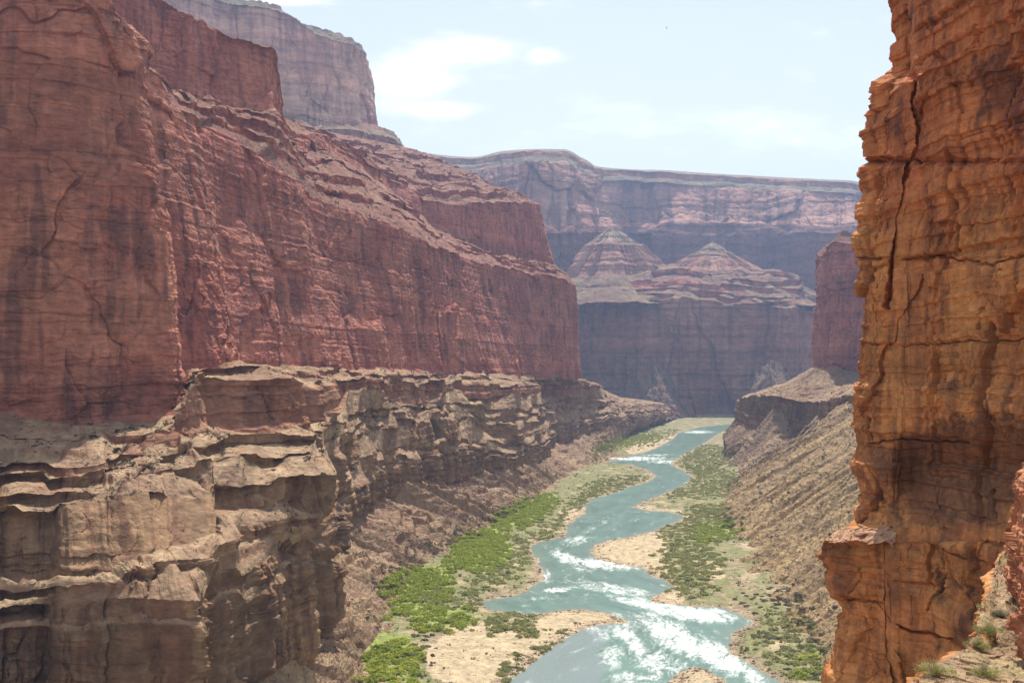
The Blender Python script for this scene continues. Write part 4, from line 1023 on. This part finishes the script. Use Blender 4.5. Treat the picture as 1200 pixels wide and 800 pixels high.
# single boulders large enough to pick out
bp_ = []
for V_, S_, n_, lab in ((wallV, wallS, 190, 'brown boulder resting on the rubble benches left of the river'), (hillV, hillS, 90, 'brown boulder resting on the olive hillside right of the river')):
    for p in scatter_points(V_, S_, n_, 1100, rg): bp_.append((p, lab))
bproto = [raw_object('boulder', V, q, np.ones((len(V), 3)) * np.array(c), M_BOULDER, smooth=False) for (V, q), c in zip(ROCKS, RCOL + RCOL[:2])]
for i, (p, lab) in enumerate(bp_):
    o = bproto[i] if i < 6 else bproto[i % 6].copy()
    if i >= 6: COL.objects.link(o)
    s = 0.8 + 1.3 * rg.random() ** 2
    o.location = (p[0], p[1], p[2] + 0.1 * s); o.scale = (s, s, s); o.rotation_euler = (rg.random() * 0.5, rg.random() * 0.5, rg.random() * 6.28)
    tag(o, lab, 'boulder', 'boulders on the slopes')

# rocks on the ledge of the near cliff
k = 0
for (px, py, s, lab, c) in [(1015, 633, 1.15, 'flat pink slab lying on the ledge of the near cliff', (0.50, 0.27, 0.18)), (1034, 622, .42, None, 0), (1003, 640, .35, None, 0), (1026, 640, .4, None, 0),
      (1040, 628, .45, None, 0), (992, 640, .32, None, 0), (1022, 620, .35, None, 0), (1008, 624, .38, None, 0), (1041, 640, .42, None, 0), (984, 643, .36, None, 0), (1033, 634, .3, None, 0), (975, 648, .3, None, 0), (998, 630, .3, None, 0), (1046, 646, .3, None, 0)]:
    hh = hit(px, py - 8, ('near_cliff',))
    if hh is None: continue
    V, q = ROCKS[k % 6]; k += 1
    V = V * (np.array([1.25, 0.8, 0.42]) if lab else np.array([1, 1, 0.8]))
    o = raw_object('ledge_rock', V, q, np.ones((len(V), 3)) * np.array(c if lab else (0.44, 0.27, 0.18)), M_BOULDER, smooth=False)
    o.location = hh[0] + Vector((0, 0, 0.1 * s)); o.scale = (s, s, s); o.rotation_euler = (0.05, -0.12 if lab else rg.random() * .4, rg.random() * 6 if not lab else 0.2)
    tag(o, lab or 'small tan rock among the rubble on the near cliff ledge', 'rock', 'rocks on the near cliff ledge')

# foreground rubble and dry bushes
pts = []
for i in range(4500):
    px = 1040 + 165 * rg.random(); py = 560 + 240 * rg.random()
    hh = hit(px, py, ('rubble_slope',))
    if hh is None or hh[1].z < 0.35 or n2(np.array([px / 14.0]), np.array([py / 14.0]), 420)[0] < -0.15: continue
    pts.append(np.array(hh[0]))
if pts: mass('rubble', 'loose stones over the pale slope at bottom right', pts, RSM, 0.055, [(0.46, 0.30, 0.21), (0.36, 0.19, 0.13), (0.50, 0.38, 0.28)], M_BOULDER, rg)

def blades(rg, n, r, hgt, wdt, c0, c1, leaves=False):
    Vs, Qs, Cs = [], [], []
    b0 = 0
    for i in range(n):
        a = rg.random() * 6.28; lean = rg.random() ** 0.7 * 1.1; L_ = hgt * (0.6 + 0.5 * rg.random())
        base = np.array([math.cos(a), math.sin(a), 0]) * 0.15 * r * rg.random()
        side = np.array([-math.sin(a), math.cos(a), 0]) * wdt
        prev = base
        for j in range(4):
            t = j / 3.0
            p = base + np.array([math.cos(a), math.sin(a), 0]) * (r * lean * t * (0.5 + 0.5 * t)) + np.array([0, 0, 1]) * L_ * t * (1 - 0.25 * lean * t) + rg.normal(size=3) * 0.02 * r
            w_ = side * (1 - 0.75 * t)
            Vs += [p - w_, p + w_]
            if j: Qs.append([b0 + 2 * j - 2, b0 + 2 * j - 1, b0 + 2 * j + 1, b0 + 2 * j])
        t_ = rg.random(); Cs += [np.array(c0) * (1 - t_) + np.array(c1) * t_] * 8
        b0 += 8
    return np.array(Vs), np.array(Qs), np.array(Cs)
FB = [(1112, 752, 0.95, 'g', 'wispy grey-green bush leaning on the cliff foot at bottom right'), (1160, 742, 0.55, 'y', 'small yellow-green tuft high on the pale slope below the red knob'),
      (1096, 792, 0.62, 'y', 'yellow-green bush at the bottom edge where the pale slope begins'), (1134, 776, 0.5, 'g', 'grey tuft low on the pale slope, between two greener ones'),
      (1154, 792, 0.5, 'y', 'yellow-green tuft at the bottom edge of the pale slope'), (1172, 722, 0.42, 'g', 'grey twiggy tuft beside the red knob'), (1188, 786, 0.45, 'g', 'dry tuft in the bottom right corner beside the red knob'),
      (1075, 797, 0.5, 'g', 'greyish tuft at the lowest left tip of the pale slope'), (1146, 758, 0.4, 'y', 'little green tuft in the middle of the pale slope')]
# dry grass over the pale slope
gpts = []
for i in range(5000):
    px = 1045 + 150 * rg.random(); py = 650 + 150 * rg.random()
    if n2(np.array([px / 16.0]), np.array([py / 12.0]), 421)[0] < 0.0: continue
    hh = hit(px, py, ('rubble_slope',))
    if hh is not None and hh[1].z > 0.4: gpts.append(np.array(hh[0]))
gt = [blades(np.random.default_rng(800 + i), 26, 0.13, 0.2, 0.004, (1, 1, 1), (1, 1, 1))[:2] for i in range(4)]
if gpts: mass('dry_grass', 'dry yellow-green grass on the pale slope at bottom right', gpts, gt, 1.0, [(0.42, 0.38, 0.17), (0.36, 0.37, 0.13), (0.48, 0.42, 0.25)], M_LEAF, rg)
FB = FB[:3] + FB[4:6] + FB[8:]
for px, py, s, kk, lab in FB:
    hh = hit(px, py, ('rubble_slope',)) or hit(px + 8, py + 8, ('rubble_slope',))
    if hh is None: continue
    e = bpy.data.objects.new('desert_bush', None); COL.objects.link(e); e.location = hh[0]; tag(e, lab, 'bush', 'dry bushes on the pale slope')
    c = ((0.40, 0.38, 0.25), (0.52, 0.48, 0.34)) if kk == 'g' else ((0.33, 0.35, 0.11), (0.48, 0.46, 0.2))
    V, q, C = blades(rg, 150, s, s * 0.9, 0.006, (0.26, 0.2, 0.13), (0.36, 0.3, 0.2))
    raw_object('branches', V, q, C, M_TWIG, smooth=False, parent=e)
    V, q, C = blades(rg, 170, s * 1.15, s * 0.75, 0.007, *c)
    V2, q2, C2 = leaf_cloud(rg, 900, s * 0.95, s * 0.62, 0.02, *c)
    raw_object('foliage', np.concatenate([V, V2]), np.concatenate([q, q2 + len(V)]), np.concatenate([C, C2]), M_LEAF, smooth=False, parent=e)

# the bird high over the canyon
def bird():
    import bmesh
    me = bpy.data.meshes.new('bird'); bm = bmesh.new()
    prof = [(-0.34, .02), (-0.22, .05), (-0.05, .085), (0.1, .08), (0.2, .05), (0.27, .045), (0.33, .015)]
    rings = []
    for y, r in prof: rings.append([bm.verts.new((r * math.cos(t * math.pi / 4), y, r * 0.85 * math.sin(t * math.pi / 4))) for t in range(8)])
    for a, b in zip(rings[:-1], rings[1:]):
        for i in range(8): bm.faces.new((a[i], a[(i + 1) % 8], b[(i + 1) % 8], b[i]))
    bm.faces.new(rings[0][::-1]); bm.faces.new(rings[-1])
    for s in (-1, 1):
        up = [(0.05, .14, .02), (0.3, .17, .13), (0.62, .08, .2), (0.70, -.02, .2), (0.55, -.06, .17), (0.3, -.08, .11), (0.05, -.1, .01)]
        t_ = [bm.verts.new((s * x, y, z + .012)) for x, y, z in up]; l_ = [bm.verts.new((s * x, y, z - .012)) for x, y, z in up]
        bm.faces.new(t_ if s < 0 else t_[::-1]); bm.faces.new(l_[::-1] if s < 0 else l_)
        for i in range(7): j = (i + 1) % 7; bm.faces.new((t_[i], l_[i], l_[j], t_[j]))
    tt = [bm.verts.new(p) for p in ((-.03, -.3, 0), (.03, -.3, 0), (.11, -.52, 0), (-.11, -.52, 0))]; tb = [bm.verts.new((v.co.x, v.co.y, -.015)) for v in tt]
    bm.faces.new(tt); bm.faces.new(tb[::-1])
    for i in range(4): j = (i + 1) % 4; bm.faces.new((tt[i], tb[i], tb[j], tt[j]))
    bm.normal_update(); bm.to_mesh(me); bm.free()
    m, nt, b = nodes('feathers'); b.inputs['Base Color'].default_value = (0.02, 0.02, 0.022, 1); b.inputs['Roughness'].default_value = 0.6
    me.materials.append(m); o = bpy.data.objects.new('bird', me); COL.objects.link(o)
    o.location = P(781, 33, 420); o.rotation_euler = (0.2, 0.9, 0.7); tag(o, 'tiny dark bird soaring alone in the pale sky', 'bird')
bird()

# ================================================================ WORLD, SUN, HAZE, CAMERA
SUN_EL, SUN_AZ = 60.0, 6.0     # azimuth from straight ahead (+Y), negative = left
w = bpy.data.worlds.new('World'); scene.world = w; w.use_nodes = True
nt = w.node_tree; N, K = nt.nodes.new, nt.links.new
bg = nt.nodes['Background']
sky = N('ShaderNodeTexSky'); sky.sky_type = 'NISHITA'; sky.sun_disc = False
sky.sun_elevation = math.radians(SUN_EL); sky.sun_rotation = math.radians(SUN_AZ)
sky.altitude = 900; sky.air_density = 1.0; sky.dust_density = 1.6; sky.ozone_density = 1.0
# thin fair-weather clouds
tc = N('ShaderNodeTexCoord'); sx = N('ShaderNodeSeparateXYZ'); K(tc.outputs['Generated'], sx.inputs[0])
def M(op, a, b=None, c=None):
    n = N('ShaderNodeMath'); n.operation = op
    for i, v in enumerate((a, b, c)):
        if v is None: continue
        if isinstance(v, (int, float)): n.inputs[i].default_value = v
        else: K(v, n.inputs[i])
    return n.outputs[0]
ysafe = M('MAXIMUM', sx.outputs['Y'], 0.05)
u = M('DIVIDE', sx.outputs['X'], ysafe); v = M('DIVIDE', sx.outputs['Z'], ysafe)
cb = N('ShaderNodeCombineXYZ'); K(u, cb.inputs[0]); K(v, cb.inputs[1])
nz = N('ShaderNodeTexNoise'); nz.inputs['Scale'].default_value = 9; nz.inputs['Detail'].default_value = 7; nz.inputs['Roughness'].default_value = 0.62
mpn = N('ShaderNodeMapping'); mpn.inputs['Scale'].default_value = (1, 2.4, 1); K(cb.outputs[0], mpn.inputs['Vector']); K(mpn.outputs[0], nz.inputs['Vector'])
def cloud(px, py, rx, ry):
    cu, cv = (px - 600) / F, (HY - py) / F
    a = M('DIVIDE', M('SUBTRACT', u, cu), rx / F); b_ = M('DIVIDE', M('SUBTRACT', v, cv), ry / F)
    return M('POWER', 2.718, M('MULTIPLY', M('ADD', M('MULTIPLY', a, a), M('MULTIPLY', b_, b_)), -1))
cl = M('MAXIMUM', M('MAXIMUM', cloud(480, 90, 62, 34), cloud(552, 58, 58, 15)), M('MAXIMUM', cloud(520, 128, 60, 12), M('MULTIPLY', cloud(636, 66, 24, 9), 0.85)))
cl = M('MAXIMUM', cl, M('MAXIMUM', M('MULTIPLY', cloud(335, 2, 50, 5), 0.9), M('MULTIPLY', cloud(900, 150, 380, 26), 0.42)))
dn = M('ADD', cl, M('MULTIPLY', M('SUBTRACT', nz.outputs['Fac'], 0.5), 2.0))
mr = N('ShaderNodeMapRange'); mr.interpolation_type = 'SMOOTHSTEP'; K(dn, mr.inputs['Value']); mr.inputs['From Min'].default_value = 0.1; mr.inputs['From Max'].default_value = 1.15
mx = N('ShaderNodeMix'); mx.data_type = 'RGBA'; K(mr.outputs[0], mx.inputs['Factor']); veil = N('ShaderNodeMix'); veil.data_type = 'RGBA'; K(M('MAXIMUM', M('SUBTRACT', 0.95, M('MULTIPLY', v, 1.2)), 0.45), veil.inputs['Factor']); K(sky.outputs[0], veil.inputs['A']); veil.inputs['B'].default_value = (8.7, 8.8, 8.6, 1); K(veil.outputs['Result'], mx.inputs['A'])
mx.inputs['B'].default_value = (11, 11, 11, 1)
K(mx.outputs['Result'], bg.inputs['Color']); bg.inputs['Strength'].default_value = 0.102

sl = bpy.data.lights.new('sun', 'SUN'); sl.energy = 5.0; sl.angle = math.radians(0.55); sl.color = (1.0, 0.93, 0.82)
so = bpy.data.objects.new('sun', sl); COL.objects.link(so)
el, az_ = math.radians(SUN_EL), math.radians(SUN_AZ)
dirv = Vector((math.sin(az_) * math.cos(el), math.cos(az_) * math.cos(el), math.sin(el)))
so.rotation_euler = (-dirv).to_track_quat('-Z', 'Y').to_euler(); so.location = dirv * 3000

# the air of the canyon
m, nt2, b = nodes('canyon_air'); nt2.nodes.remove(b)
pv = nt2.nodes.new('ShaderNodeVolumePrincipled'); pv.inputs['Color'].default_value = (0.42, 0.62, 1.0, 1)
pv.inputs['Density'].default_value = HAZE; pv.inputs['Anisotropy'].default_value = 0.25
nt2.links.new(pv.outputs[0], nt2.nodes['Material Output'].inputs['Volume'])
x0, x1, y0, y1, z0, z1 = -9300, 9300, -3300, 11800, -30, 1750
vs = np.array([(x, y, z) for x in (x0, x1) for y in (y0, y1) for z in (z0, z1)], float)
q = np.array([(0, 1, 3, 2), (4, 6, 7, 5), (0, 4, 5, 1), (2, 3, 7, 6), (0, 2, 6, 4), (1, 5, 7, 3)])
hz = raw_object('haze', vs, q, None, m, smooth=False); hz['kind'] = 'stuff'; hz['label'] = 'pale blue air that fades the far cliffs'

cam = bpy.data.cameras.new('camera'); co = bpy.data.objects.new('camera', cam); COL.objects.link(co)
co.location = (0, 0, EYE); co.rotation_euler = (math.radians(90), 0, 0)
cam.sensor_width = 36; cam.lens = 36 * F / 1200; cam.shift_y = 30 / 1200; cam.clip_start = 0.5; cam.clip_end = 30000
scene.camera = co
scene.view_settings.view_transform = 'Standard'; scene.view_settings.look = 'None'; scene.view_settings.gamma = 1
scene.view_settings.exposure = EXPO
cy = scene.cycles
cy.max_bounces = 5; cy.diffuse_bounces = 4; cy.glossy_bounces = 2; cy.volume_bounces = 0; cy.transparent_max_bounces = 4
cy.use_denoising = True; cy.caustics_reflective = False; cy.caustics_refractive = False
cy.sample_clamp_indirect = 6
